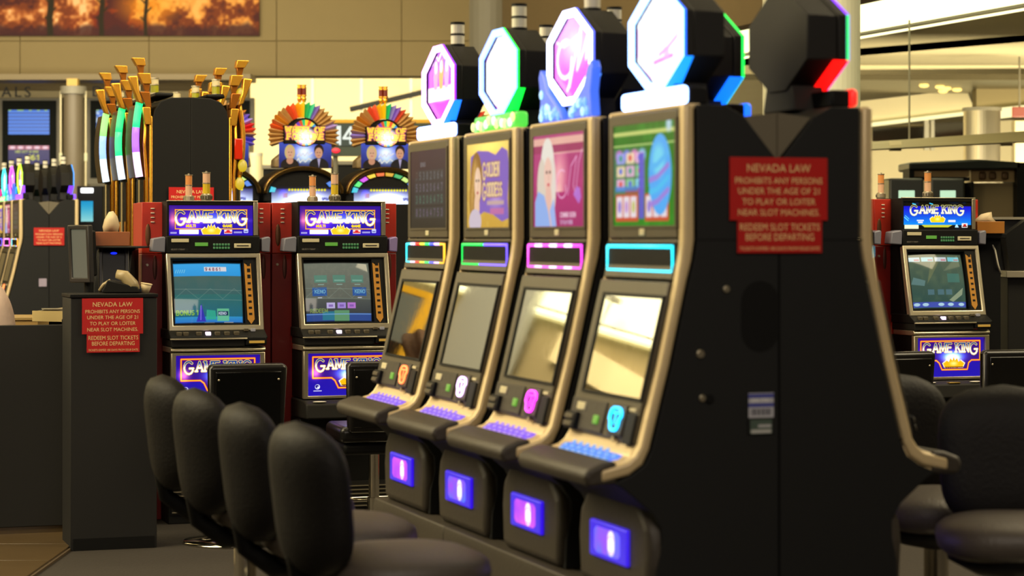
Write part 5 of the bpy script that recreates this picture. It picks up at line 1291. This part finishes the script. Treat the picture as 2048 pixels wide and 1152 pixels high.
# left screens wall
Yl = 34.0
lw = struct('wall_arrivals', MB().box(-13, at(496, 0, Yl).x, Yl, Yl + .3, 0, 4.2), M_DIMW)
struct('trim_8', MB().box(-13, at(496, 0, Yl).x, Yl - .5, Yl, at(0, 200, Yl).z, at(0, 186, Yl).z), mat('letter_band', (.74, .68, .52), .6))
def mk_letters(s, px, py, h):
    t = thing('wall_letters', 'dark capital letters %s on the band over the flight screens' % s, 'lettering', at(px, py, Yl - .515))
    cu = bpy.data.curves.new('t', 'FONT'); cu.body = s; cu.size = h / .7; cu.extrude = .01; cu.align_x = 'RIGHT'; cu.space_character = 1.35
    ob = bpy.data.objects.new('t', cu); COL.objects.link(ob); me = bpy.data.meshes.new_from_object(ob.evaluated_get(bpy.context.evaluated_depsgraph_get()))
    COL.objects.unlink(ob); bpy.data.objects.remove(ob); me.materials.clear(); me.materials.append(mat('letter_dark', (.16, .16, .18), .5))
    o = bpy.data.objects.new('letters', me); COL.objects.link(o); o.parent = t; o.rotation_euler = (PI / 2, 0, 0)
mk_letters('ARRIVALS', 62, 194, .155); mk_letters('D', 206, 193, .155)
for i, (x0, x1, lb) in enumerate(((5, 113, 'flight display cabinet with a blue table screen under the wall letters'), (181, 290, 'flight display cabinet half hidden by the gold crowned machines'), (478, 500, 'narrow dark display right of the gold crowned machines'))):
    t = thing('flight_display', lb, 'display', (at(x0, 0, 33.3).x, 33.3, 0), 0, 'flight displays on the far wall')
    W = (x1 - x0) * 33.3 / FPX; zb, zt = at(0, 356, 33.3).z, at(0, 201, 33.3).z
    if i == 2: zb = at(0, 250, 33.3).z
    obj('cabinet', MB().box(0, W, 0, .5, 0, zb - .1), M_GREY, t); obj('frame', MB().box(-.06, W + .06, .0, .12, zb - .1, zt + .04), M_GREY, t, bevel=.01)
    obj('glass', MB().box(0, W, -.02, 0, zb, zt), mat('dark_green_glass', (.04, .06, .04), .5, spec=.1), t)
    if i < 2:
        c = CV(.60, .36, 70); c.img[:] = (.20, .50, .93)
        for k in range(7): c.rect(0, .6, .048 + .052 * k, .056 + .052 * k, (.05, .10, .35))
        for x in (.0, .13, .30, .42, .53): c.rect(x, x + .04 + .05 * (x == .13), .345, .36, (.7, .9, .3))
        if i == 1: c.mix((c.noise(1, 3, 2) > .55) * (c.X < .3) * 1.0, (.8, .9, 1))
        c.mesh('table_screen', raster_mat('flight', .85), t, .09, -.022, at(0, 269, 33.3).z)
        if i == 0:
            c = CV(.60, .27, 80); c.vgrad((.14, .12, .42), (.16, .15, .42))
            for k in range(5): c.rect(.12 * k + .003, .12 * k + .115, .21, .27, (.85, .50, .55)); c.ell(.12 * k + .06, .24, .04, .02, (1, .85, .92))
            c.text('WED OCT 10 2012', .10, .165, .028, (.9, .95, .4), .007); c.text('16:1', .30, .06, .07, (.95, .95, .35), .016); c.mesh('clock_screen', raster_mat('flight', .85), t, .09, -.022, at(0, 328, 33.3).z)
        else:
            c = CV(.60, .36, 70); c.img[:] = (.20, .50, .93)
            for k in range(7): c.rect(0, .6, .048 + .052 * k, .056 + .052 * k, (.05, .10, .35))
            c.mesh('table_screen', raster_mat('flight', .85), t, .09, -.022, at(0, 340, 33.3).z)
p = at(147, 0, 30)
cl = thing('grey_column', 'grey round column with slim side tubes, left of the gold machines', 'pillar', (p.x, 30.0, 0))
zt = at(0, 173, 30).z
obj('shaft', MB().cyl((0, 0, 0), (0, 0, zt), .125, n=32), mat('column_grey', (.40, .36, .29), .45), cl)
obj('collar', MB().cyl((0, 0, zt - .10), (0, 0, zt), .17, n=32), M_GREY, cl)
obj('yellow_box', MB().box(-.07, .07, -.1, .05, zt, zt + .10), mat('yellow_box', (.72, .60, .28), .5), cl)
for s in (-1, 1):
    tb = obj('side_tube', MB().cyl((s * .165, -.02, .5), (s * .165, -.02, zt - .06), .012, n=8), M_TAG, cl); obj('tube_end', MB().cyl((s * .165, -.02, at(0, 322, 30).z), (s * .165, -.02, at(0, 306, 30).z), .02, n=8), glowm('tube_glow', (1, .95, .65), .9), tb)
# little distant machine with a cyan screen
t = thing('distant_slot_machine', 'distant slot machine with a cyan screen between grey column and gold machines', 'slot machine', (at(176, 0, 24.5).x, 24.5, 0))
zz = lambda y: at(0, y, 24.5).z
obj('cabinet', MB().box(-.12, .16, 0, .4, 0, zz(372)), M_DARK, t, bevel=.01)
c = CV(.13, .22, 30); c.vgrad((.65, .95, .95), (.05, .65, .90)); c.mesh('screen', raster_mat('crt', .72, .05, .9), t, -.075, -.004, zz(443))
obj('light_bar', MB().box(-.075, .06, -.03, 0, zz(386), zz(376)), glowm('white_bar', (1, 1, 1), 2.2), t, bevel=.01)
obj('button_deck', MB().box(-.12, .16, -.15, 0, zz(470) - .05, zz(470)), M_DARK, t)

# painting on the fascia
pt = thing('sunset_painting', 'long painting of orange sunset clouds and bare stems, high on the left wall', 'painting', (at(518, 0, 31.9).x, 31.93, at(0, 71, 31.9).z))
W, H = 9.0, 1.5; c = CV(W, H, 620)
n1 = c.noise(1, 40, 1); n2 = c.noise(1, 18, 2); n3 = c.noise(1, 8, 3); n4 = c.noise(1, 80, 4); n5 = c.noise(1, 3, 6)
w = .30 * n1 + .30 * n2 + .25 * n3 + .15 * n5
w = (w - w.mean()) / w.std()
c.img[:] = (.46, .23, .14)
c.mix(np.clip((n4 - .45) * 4, 0, 1) * .7, (.50, .17, .10))
c.mix(np.clip((w - .0) * 1.6, 0, 1), (.66, .37, .20)); c.mix(np.clip((w - .6) * 2.0, 0, 1), (.84, .58, .36)); c.mix(np.clip((w - 1.2) * 2.5, 0, 1), (.93, .76, .56))
c.mix(np.clip((-.5 - w) * 1.6, 0, 1) * .85, (.27, .13, .15))
c.ell(W - 1.55, .42, .55, .34, (.95, .60, .12), .75, .8); c.mix(np.clip(w * 1.5, 0, 1) * .6 * (c.X > W - 2.3), (.92, .66, .30))
c.mix(np.clip((.16 - c.Y + (n3 - .5) * .16) * 12, 0, 1) * .85, (.25, .14, .16))
for i, px in enumerate((97, 200, 288)):
    x = W - (518 - px) * 31.9 / FPX
    c.line([(x + .02, 0), (x + .01, .25), (x + .03, .45), (x + .0 + .07 * (i == 2), 1.4)], .085 - .018 * i, (.17, .15, .11))
    for q in range(4): c.line([(x + .02, .18 + .13 * q), (x + .02 + (.07 if q % 2 else -.07), .26 + .13 * q)], .022, (.18, .15, .10))
c.mesh('canvas', raster_mat('print_matt', 0, .7, .2), pt, -W, 0, 0)
obj('stretcher', MB().box(-W, 0, .002, .06, 0, H), mat('stretcher_wood', (.35, .25, .15), .6), pt)
struct('trim_9', MB().box(-13.2, at(496, 0, 31).x, 31.3, 32.0, zf0 - .10, zf0 - .02), mat('olive_trim', (.50, .44, .31), .5))

# ------------------------------------------------------------------ service counter on the left
cb = thing('sign_counter', 'tall black counter box at left carrying two red notices', 'counter', at(228, 0, 11.23).xy.to_3d() if False else Vector((at(228, 0, 11.25).x, 11.25, 0)), RZ_CAM)
zc1 = at(0, 588, 11.25).z
obj('carcass', MB().box(-.213, .213, 0, .30, 0, zc1 - .02), mat('counter_black', (.05, .045, .04), .7, noise=.08), cb, bevel=.003)
obj('counter_top', MB().box(-.216, .218, -.005, .31, zc1 - .018, zc1), M_DARK, cb, bevel=.003)
obj('toe_kick', MB().box(-.20, .20, -.004, .0, 0, .06), M_DARK, cb)
u = Vector((CA, SA, 0)); fn = Vector((SA, -CA, 0))
ls_ = cb.location + fn * .007 + u * (-.008); law_signs((ls_.x, ls_.y, at(0, 632, 11.25).z), RZ_CAM, 'on the black counter box at left')
lp_ = thing('low_partition', 'low black partition at the bottom left, edge of the counter beside it', 'partition', Vector((at(-60, 0, 11.45).x, 11.62, 0)), RZ_CAM)
zp = at(0, 652, 11.6).z
obj('panel', MB().box(-.55, .510, 0, .05, .055, zp), mat('counter_black', (.05, .045, .04), .7, noise=.08), lp_, bevel=.003)
obj('edge_strip', MB().box(.512, .522, -.006, .05, .04, zp), mat('edge_brown', (.32, .27, .18), .4), lp_)
obj('base_board', MB().box(-.55, .52, .01, .045, 0, .055), M_TILE, lp_)
tf = struct('trim_10', MB().box(-4.36, -2.17, 10.15, 11.9, .0, .012), mat('tile_joint', (.28, .22, .14), .8))
for i in range(4):
    for j in range(3):
        obj('tile', MB().box(-4.36 + .545 * i + .004, -4.36 + .545 * (i + 1) - .004, 10.15 + .58 * j + .004, 10.15 + .58 * (j + 1) - .004, .012, .020), M_TILE, tf, bevel=.002)
# desk behind the partition
dk = thing('work_desk', 'pale edged desk behind the low partition', 'desk', Vector((at(105, 0, 12.6).x, 12.6, 0)))
dz = at(0, 622, 12.5).z
obj('desk_top', MB().prism([(-.08, -.12), (.30, -.30), (.50, .25), (-.05, .55)], dz - .04, dz, 'z'), mat('pale_oak', (.62, .52, .32), .4, noise=.08), dk, bevel=.004)
obj('desk_edge', MB().prism([(-.085, -.13), (.30, -.31), (.305, -.295), (-.08, -.115)], dz - .055, dz + .002, 'z'), mat('pale_edge', (.80, .72, .50), .4), dk)
obj('pedestal', MB().box(-.02, .25, .0, .4, 0, dz - .04), M_DARK, dk)
pp = thing('paper_stack', 'loose grey papers on the pale edged desk', 'paper', Vector((at(122, 0, 12.5).x, 12.55, dz + .001)))
for k in range(3): obj('sheet', MB(rot('Z', 8 * k)).box(-.11, .11, -.08, .08, .004 * k, .004 * k + .003), mat('paper_grey', (.50, .48, .42), .7), pp)
cd_ = thing('low_cabinet', 'low beige cabinet behind the partition at the left edge', 'cabinet', Vector((at(50, 0, 13.2).x, 13.2, 0)))
z1 = at(0, 634, 13.2).z
obj('cabinet_body', MB().box(-.30, .075, 0, .4, 0, z1 - .02), mat('beige_laminate', (.62, .50, .28), .5), cd_, bevel=.004); obj('cabinet_top', MB().box(-.31, .085, -.01, .41, z1 - .02, z1), mat('pale_oak', (.62, .52, .32), .4), cd_, bevel=.004)
obj('door', MB().box(-.28, .06, -.012, 0, .08, z1 - .05), mat('beige_laminate', (.62, .50, .28), .5), cd_)

def screen_monitor(name, label, px, py0, py1, Y, wpx, rz, tilt, face, led=None):
    p = at(px, 0, Y); t = thing(name, label, 'monitor', (p.x, Y, at(0, py1, Y).z), math.radians(rz))
    h = (py1 - py0) * Y / FPX; w = wpx * Y / FPX
    M = Matrix.Rotation(math.radians(tilt), 4, 'X')
    obj('bezel', MB(M).ring([(-w / 2, 0), (w / 2, 0), (w / 2, h), (-w / 2, h)], [(-w / 2 + .022, .025), (w / 2 - .022, .025), (w / 2 - .022, h - .022), (-w / 2 + .022, h - .022)], -.012, .02), mat('monitor_shell', (.17, .16, .16), .4), t, bevel=.005)
    obj('screen', MB(M).box(-w / 2 + .018, w / 2 - .018, -.004, .0, .02, h - .02), face, t)
    obj('rear_shell', MB(M).prism([(-w / 2 + .03, .03), (w / 2 - .03, .03), (w / 2 - .03, h - .03), (-w / 2 + .03, h - .03)], .012, .07, 'y'), M_DARK, t, bevel=.01)
    obj('stand_arm', MB().cyl((0, .05, -.20), (0, .05, h * .4), .025), M_DARK, t)
    obj('stand_foot', MB().box(-.09, .09, -.06, .14, -.22, -.19), M_DARK, t, bevel=.006)
    if led: obj('power_light', MB(M).ell((0.0, -.014, h - .05), (.018, .004, .007), 10, 6), glowm('blue_led', (.05, .15, 1.0), 1.4), t)
    return t
screen_monitor('till_monitor', 'upright till monitor with a grey green screen, left of the tissue box', 163, 450, 565, 11.9, 62, -38, 3, glowm('dull_screen', (.42, .45, .38), .30))
screen_monitor('customer_display', 'dark tilted till screen with a blue light under the tissue box', 228, 487, 585, 12.0, 60, 12, -12, mat('till_glass', (.05, .055, .07), .35, spec=.3), True)
def tissue(label, loc, rz, wood, k=1.0):
    t = thing('tissue_box', label, 'tissue box', loc, rz)
    obj('box', MB().ring([(-.125 * k, -.065), (.125 * k, -.065), (.125 * k, .065), (-.125 * k, .065)], [(-.05, -.025), (.05, -.025), (.05, .025), (-.05, .025)], 0, .075, 'z'), wood, t, bevel=.003)
    obj('box_floor', MB().box(-.115 * k, .115 * k, -.055, .055, .002, .02), wood, t)
    return t
M_WOODT = mat('orange_wood', (.56, .32, .16), .35, noise=.15, nscale=14)
tz = at(0, 492, 12.0).z
tb = tissue('wooden tissue box with a tall white tissue, on the till by the counter', Vector((at(222, 0, 12.0).x, 12.02, tz)), math.radians(14), M_WOODT, .72)
vs, fs = [], []
def tissue_sheet(t, pts, th=.02, c=(.80, .72, .58)):
    n = len(pts); v = [(x, 0, z) for x, z in pts]; cx = sum(p[0] for p in pts) / n; cz = sum(p[1] for p in pts) / n
    mb = MB().add(v + [(cx - .01, -th, cz), (cx + .01, th, cz)], [(i, (i + 1) % n, n) for i in range(n)] + [((i + 1) % n, i, n + 1) for i in range(n)])
    obj('tissue', mb, mat('tissue_paper', c, .8), t, smooth=True)
tissue_sheet(tb, [(-.040, .06), (.030, .06), (.042, .11), (.030, .155), (.008, .185), (-.015, .18), (-.038, .14), (-.048, .10)])
stp = thing('till_stand', 'black till body holding the tissue box behind the counter', 'till', Vector((at(238, 0, 12.1).x, 12.1, 0)))
obj('till_body', MB().prism([(.0, .0), (.0, tz - .22), (.12, tz - .02), (.34, tz - .01), (.34, .0)], -.14, .05), M_DARK, stp, bevel=.01)
obj('shelf', MB().box(-.15, .12, -.18, .28, tz - .012, tz - .001), M_BLACK, stp, bevel=.004)
ph = thing('desk_phone', 'cream telephone handset lying over the black counter box', 'telephone', Vector((at(243, 0, 11.45).x, 11.42, zc1 + .012)))
obj('handset', MB().tube([(-.02, 0, .085), (.02, 0, .075), (.06, 0, .03), (.075, 0, .0)], [.022, .03, .032, .026], 12), mat('cream_plastic', (.62, .55, .40), .4), ph, smooth=True)
obj('cradle', MB().prism([(-.09, -.01), (.10, -.01), (.09, .02), (-.06, .055)], -.03, .10, 'y'), M_DARK, ph, bevel=.005)
obj('cord_arc', MB().tube([(-.105, 0, .0), (-.085, 0, .03), (-.05, 0, .052)], .009, 8), mat('cream_plastic', (.62, .55, .40), .4), ph, smooth=True)
cp = thing('paper_cup', 'small cream cup tipped on the right end of the counter box', 'cup', Vector((at(290, 0, 11.45).x, 11.45, zc1 + .001)))
obj('cup_wall', MB(rot('Y', 10)).lathe([(.018, 0), (.028, .045), (.026, .045), (.016, .004)], n=20), mat('cup_cream', (.80, .72, .56), .5), cp, smooth=True); obj('rim', MB(rot('Y', 10)).lathe([(.028, .043), (.031, .046), (.028, .049), (.026, .046)], n=20), mat('cup_cream', (.80, .72, .56), .5), cp)

# seated person at the left edge
pe = thing('person', 'person in a pale pinkish long sleeved shirt seated at the left edge', 'person', (-2.775, 12.02, 0), PI)
def fused(name, mb, m, vox=.014):
    o = obj(name, mb, m, pe, smooth=True)
    r = o.modifiers.new('fuse', 'REMESH'); r.mode = 'VOXEL'; r.voxel_size = vox; r.use_smooth_shade = True
    s = o.modifiers.new('soften', 'SMOOTH'); s.factor = .5; s.iterations = 4
    return o
SKN = mat('skin', (.72, .50, .38), .5); SHIRT = mat('pink_white_shirt', (.86, .76, .70), .8, noise=.06, nscale=30, bump=.3); TRS = mat('dark_trousers', (.12, .12, .15), .8)
def arms(mb, rr, wrist):
    for s in (-1, 1):
        P = [(0, s * .12, 1.235), (.01, s * .185, 1.215), (.06, s * .225, 1.10), (.13, s * .235, .985), (.24, s * .20, .93)] + ([(.40, s * .13, .895)] if wrist else [(.30, s * .17, .915)])
        mb.tube(P, rr[:len(P)], 14)
    return mb
fused('body', arms(MB().ell((0, 0, .95), (.115, .155, .34), 24, 16, pw=.85).tube([(0, 0, 1.18), (.01, 0, 1.30), (.095, 0, 1.40)], [.09, .056, .055], 14), [.05, .055, .045, .040, .036, .026], True), SKN)
fused('shirt', arms(MB().ell((0, 0, .94), (.150, .185, .36), 28, 20, pw=.80).tube([(0, 0, 1.20), (.005, 0, 1.285)], [.12, .075], 16), [.075, .078, .066, .060, .052, .046], False), SHIRT)
lg = MB().ell((.02, 0, .56), (.18, .20, .10), 20, 12)
for s in (-1, 1): lg.tube([(.03, s * .09, .545), (.42, s * .12, .545), (.46, s * .12, .50), (.46, s * .12, .08)], [.09, .075, .068, .048], 14)
fused('trousers', lg, TRS)
obj('head', MB().ell((.12, 0, 1.465), (.095, .078, .120), 24, 16), SKN, pe, smooth=True)
obj('nose', MB().ell((.220, 0, 1.455), (.018, .014, .022), 10, 8), SKN, pe, smooth=True)
for s in (-1, 1):
    obj('eye', MB().ell((.204, s * .030, 1.48), (.010, .012, .008), 10, 6), M_WHITE, pe, smooth=True); obj('ear', MB().ell((.11, s * .078, 1.46), (.018, .008, .030), 10, 8), SKN, pe, smooth=True)
    obj('shoe', MB().ell((.50, s * .12, .045), (.13, .045, .045), 14, 8), M_DARK, pe, smooth=True)
    for k in range(5):
        y0 = s * .12 + (k - 2) * .016; L = [.05, .075, .085, .078, .06][k]
        obj('finger', MB().tube([(.40, y0, .892), (.43, y0, .895), (.43 + L * .6, y0, .885), (.42 + L, y0, .868)] if k else [(.38, s * .12 - s * .03, .892), (.41, s * .12 - s * .052, .885), (.435, s * .12 - s * .055, .875)], [.010, .009, .008, .006] if k else [.011, .010, .007], 8), SKN, pe, smooth=True)
obj('mouth', MB().ell((.210, 0, 1.417), (.006, .022, .005), 10, 6), mat('lips', (.62, .30, .28), .5), pe, smooth=True)
hb = MB().ell((.082, 0, 1.505), (.112, .098, .112), 40, 26)
rs = random.Random(5); ph_ = [(rs.uniform(20, 60), rs.uniform(20, 60), rs.uniform(20, 60), rs.uniform(0, 6)) for _ in range(6)]
hb.v = [tuple(Vector(v) + (Vector(v) - Vector((.082, 0, 1.505))).normalized() * .006 * sum(math.sin(p[0] * v[0] + p[1] * v[1] + p[2] * v[2] + p[3]) for p in ph_)) for v in hb.v]
obj('hair', hb, mat('brown_hair', (.36, .25, .16), .7, noise=.4, nscale=80), pe, smooth=True)
sx = thing('office_stool', 'dark stool under the seated person at the left edge', 'stool', (pe.location.x, 12.02, 0))
obj('seat', MB().cyl((0, 0, .38), (0, 0, .45), .19, n=24), M_DARK, sx, bevel=.02); obj('post', MB().cyl((0, 0, .03), (0, 0, .38), .03), M_CHROME, sx); obj('base', MB().cyl((0, 0, 0), (0, 0, .03), .22, n=24), M_DARK, sx)

# ------------------------------------------------------------------ right edge desk
rd = thing('black_desk', 'black angled desk hood at the right edge behind the tissue box', 'desk', Vector((at(2010, 0, 14.6).x, 14.6, 0)))
def rq(px, py): w = at(px, py, 14.6); return (w.x - rd.location.x, w.z)
obj('hood', MB().prism([rq(1968, 437), rq(2120, 437), rq(2120, 545), rq(2004, 545), rq(1985, 500)], .05, .5, 'y'), mat('hood_black', (.09, .085, .08), .4), rd, bevel=.01)
obj('hood_edge', MB().prism([rq(1968, 434), rq(2120, 434), rq(2120, 439), rq(1968, 439)], .0, .5, 'y'), M_GREY, rd)
obj('hood_gusset', MB().prism([rq(2000, 470), rq(2042, 440), rq(2046, 540), rq(2010, 540)], -.15, .0, 'y'), M_DARK, rd)
obj('work_top', MB().prism([rq(1996, 541), rq(2120, 541), rq(2120, 554), rq(1996, 554)], -.25, .5, 'y'), mat('grey_top', (.58, .55, .48), .35), rd, bevel=.004)
a = rq(2002, 554); b = rq(2120, 554)
obj('carcass', MB().box(a[0], b[0], -.2, .5, 0, a[1]), M_BLACK, rd, bevel=.004)
cbl = obj('white_cable', MB().tube([at(1980, 480, 14.3), at(1990, 500, 14.25), at(1996, 530, 14.25), at(2002, 548, 14.28)], .006, 8), M_WHITE, smooth=True); tag(cbl, 'white cable hanging down the black desk hood at the right edge', 'cable')
p = at(1974, 467, 14.2)
tb2 = tissue('wooden tissue box with a rumpled tissue, right of the blue header machine', Vector((p.x, 14.2, p.z)), math.radians(10), mat('amber_wood', (.62, .40, .16), .35, noise=.12, nscale=14), .72)
tissue_sheet(tb2, [(-.085, .055), (.035, .060), (.07, .062), (.035, .10), (.03, .135), (.0, .13), (-.04, .12), (-.075, .09)], .025, (.85, .78, .66))
ar = thing('display_ledge', 'dark ledge post carrying the right tissue box', 'stand', Vector((p.x, 14.25, 0)))
obj('ledge_top', MB().box(-.12, .12, -.07, .25, p.z - .03, p.z - .001), M_DARK, ar, bevel=.004); obj('ledge_post', MB().box(-.05, .10, .02, .22, 0, p.z - .03), M_DARK, ar)

# ------------------------------------------------------------------ the hall left of the frame, mirrored by the near bank's lower screens
lc = thing('left_light_cove', 'long cream light cove along the left side of the hall', 'light', (-9.0, 18.0, 3.20))
obj('cove_face', MB().box(-.10, .0, -5.5, 6.0, .0, 1.25), mat('left_cove_lamp', (.9, .9, .8), .5, emit=(1.0, .96, .74), es=1.5), lc)
obj('cove_ledge', MB().box(-.10, .06, -5.5, 6.0, -.07, -.03), M_COVE, lc)
obj('cove_shadow_gap', MB().box(-.10, .02, -5.5, 6.0, -.03, .0), M_GREY, lc)
obj('cove_housing', MB().box(-.6, -.10, -5.5, 6.0, -.10, 4.4), M_CREAMW, lc)
wl = struct('wall_hall', MB().box(-9.6, -9.1, 12.0, 24.5, 0, 3.10), mat('olive_soffit', (.60, .54, .38), .7))
struct('wall_hall_board', MB().add([(-9.08, 16.0, 2.30), (-9.08, 18.9, 2.72), (-9.08, 18.9, 3.02), (-9.08, 16.0, 2.62), (-9.02, 16.0, 2.30), (-9.02, 18.9, 2.72), (-9.02, 18.9, 3.02), (-9.02, 16.0, 2.62)], [(0, 1, 2, 3), (7, 6, 5, 4), (0, 4, 5, 1), (1, 5, 6, 2), (2, 6, 7, 3), (3, 7, 4, 0)]), mat('board_cream', (.93, .86, .66), .7))
pd = thing('hanging_rod', 'thin rod with a small canopy hanging in the left hall', 'rod', (-8.7, 18.0, 2.2)); obj('rod', MB().cyl((0, 0, 0), (0, 0, 1.2), .012, n=8), M_GREY, pd); obj('canopy', MB().cyl((0, 0, 1.18), (0, 0, 1.22), .09, n=16), M_GREY, pd)
gb = struct('wall_grey_screen', MB().add([(-8.95, 19.05, 0), (-8.95, 20.6, 0), (-8.95, 20.35, 4.6), (-8.95, 19.45, 4.6), (-8.85, 19.05, 0), (-8.85, 20.6, 0), (-8.85, 20.35, 4.6), (-8.85, 19.45, 4.6)], [(0, 1, 2, 3), (7, 6, 5, 4), (0, 4, 5, 1), (1, 5, 6, 2), (2, 6, 7, 3), (3, 7, 4, 0)]), mat('grey_screen', (.60, .60, .55), .6))
g5 = thing('gate_sign', 'grey gate sign with yellow edging mirrored in the farthest lower screen', 'sign', (-8.6, 21.4, 0))
obj('board', MB().box(-.1, 0, -.75, 1.0, 2.18, 2.86), mat('slate_board', (.40, .42, .40), .5), g5)
obj('yellow_band', MB().box(-.1, .01, -.75, 1.0, 2.86, 2.93), mat('yellow_band', (.80, .60, .10), .5, emit=(.80, .60, .10), es=.25), g5)
obj('yellow_side', MB().box(-.1, .01, -.80, -.75, 2.05, 2.93), mat('yellow_band', (.80, .60, .10), .5, emit=(.80, .60, .10), es=.25), g5)
obj('white_label', MB().box(-.0, .01, .10, .32, 2.60, 2.80), glowm('label_glow', (.95, .95, .75), .8), g5)
obj('dark_foot', MB().box(-.1, .01, -.75, 1.0, 2.18, 2.34), M_DARK, g5)
obj('red_display', MB().box(.01, .02, -.30, .05, 2.22, 2.31), glowm('led_red', (1, .05, .2), 1.6), g5)
obj('post', MB().box(-.09, -.01, -.1, .1, 0, 2.18), M_GREY, g5)
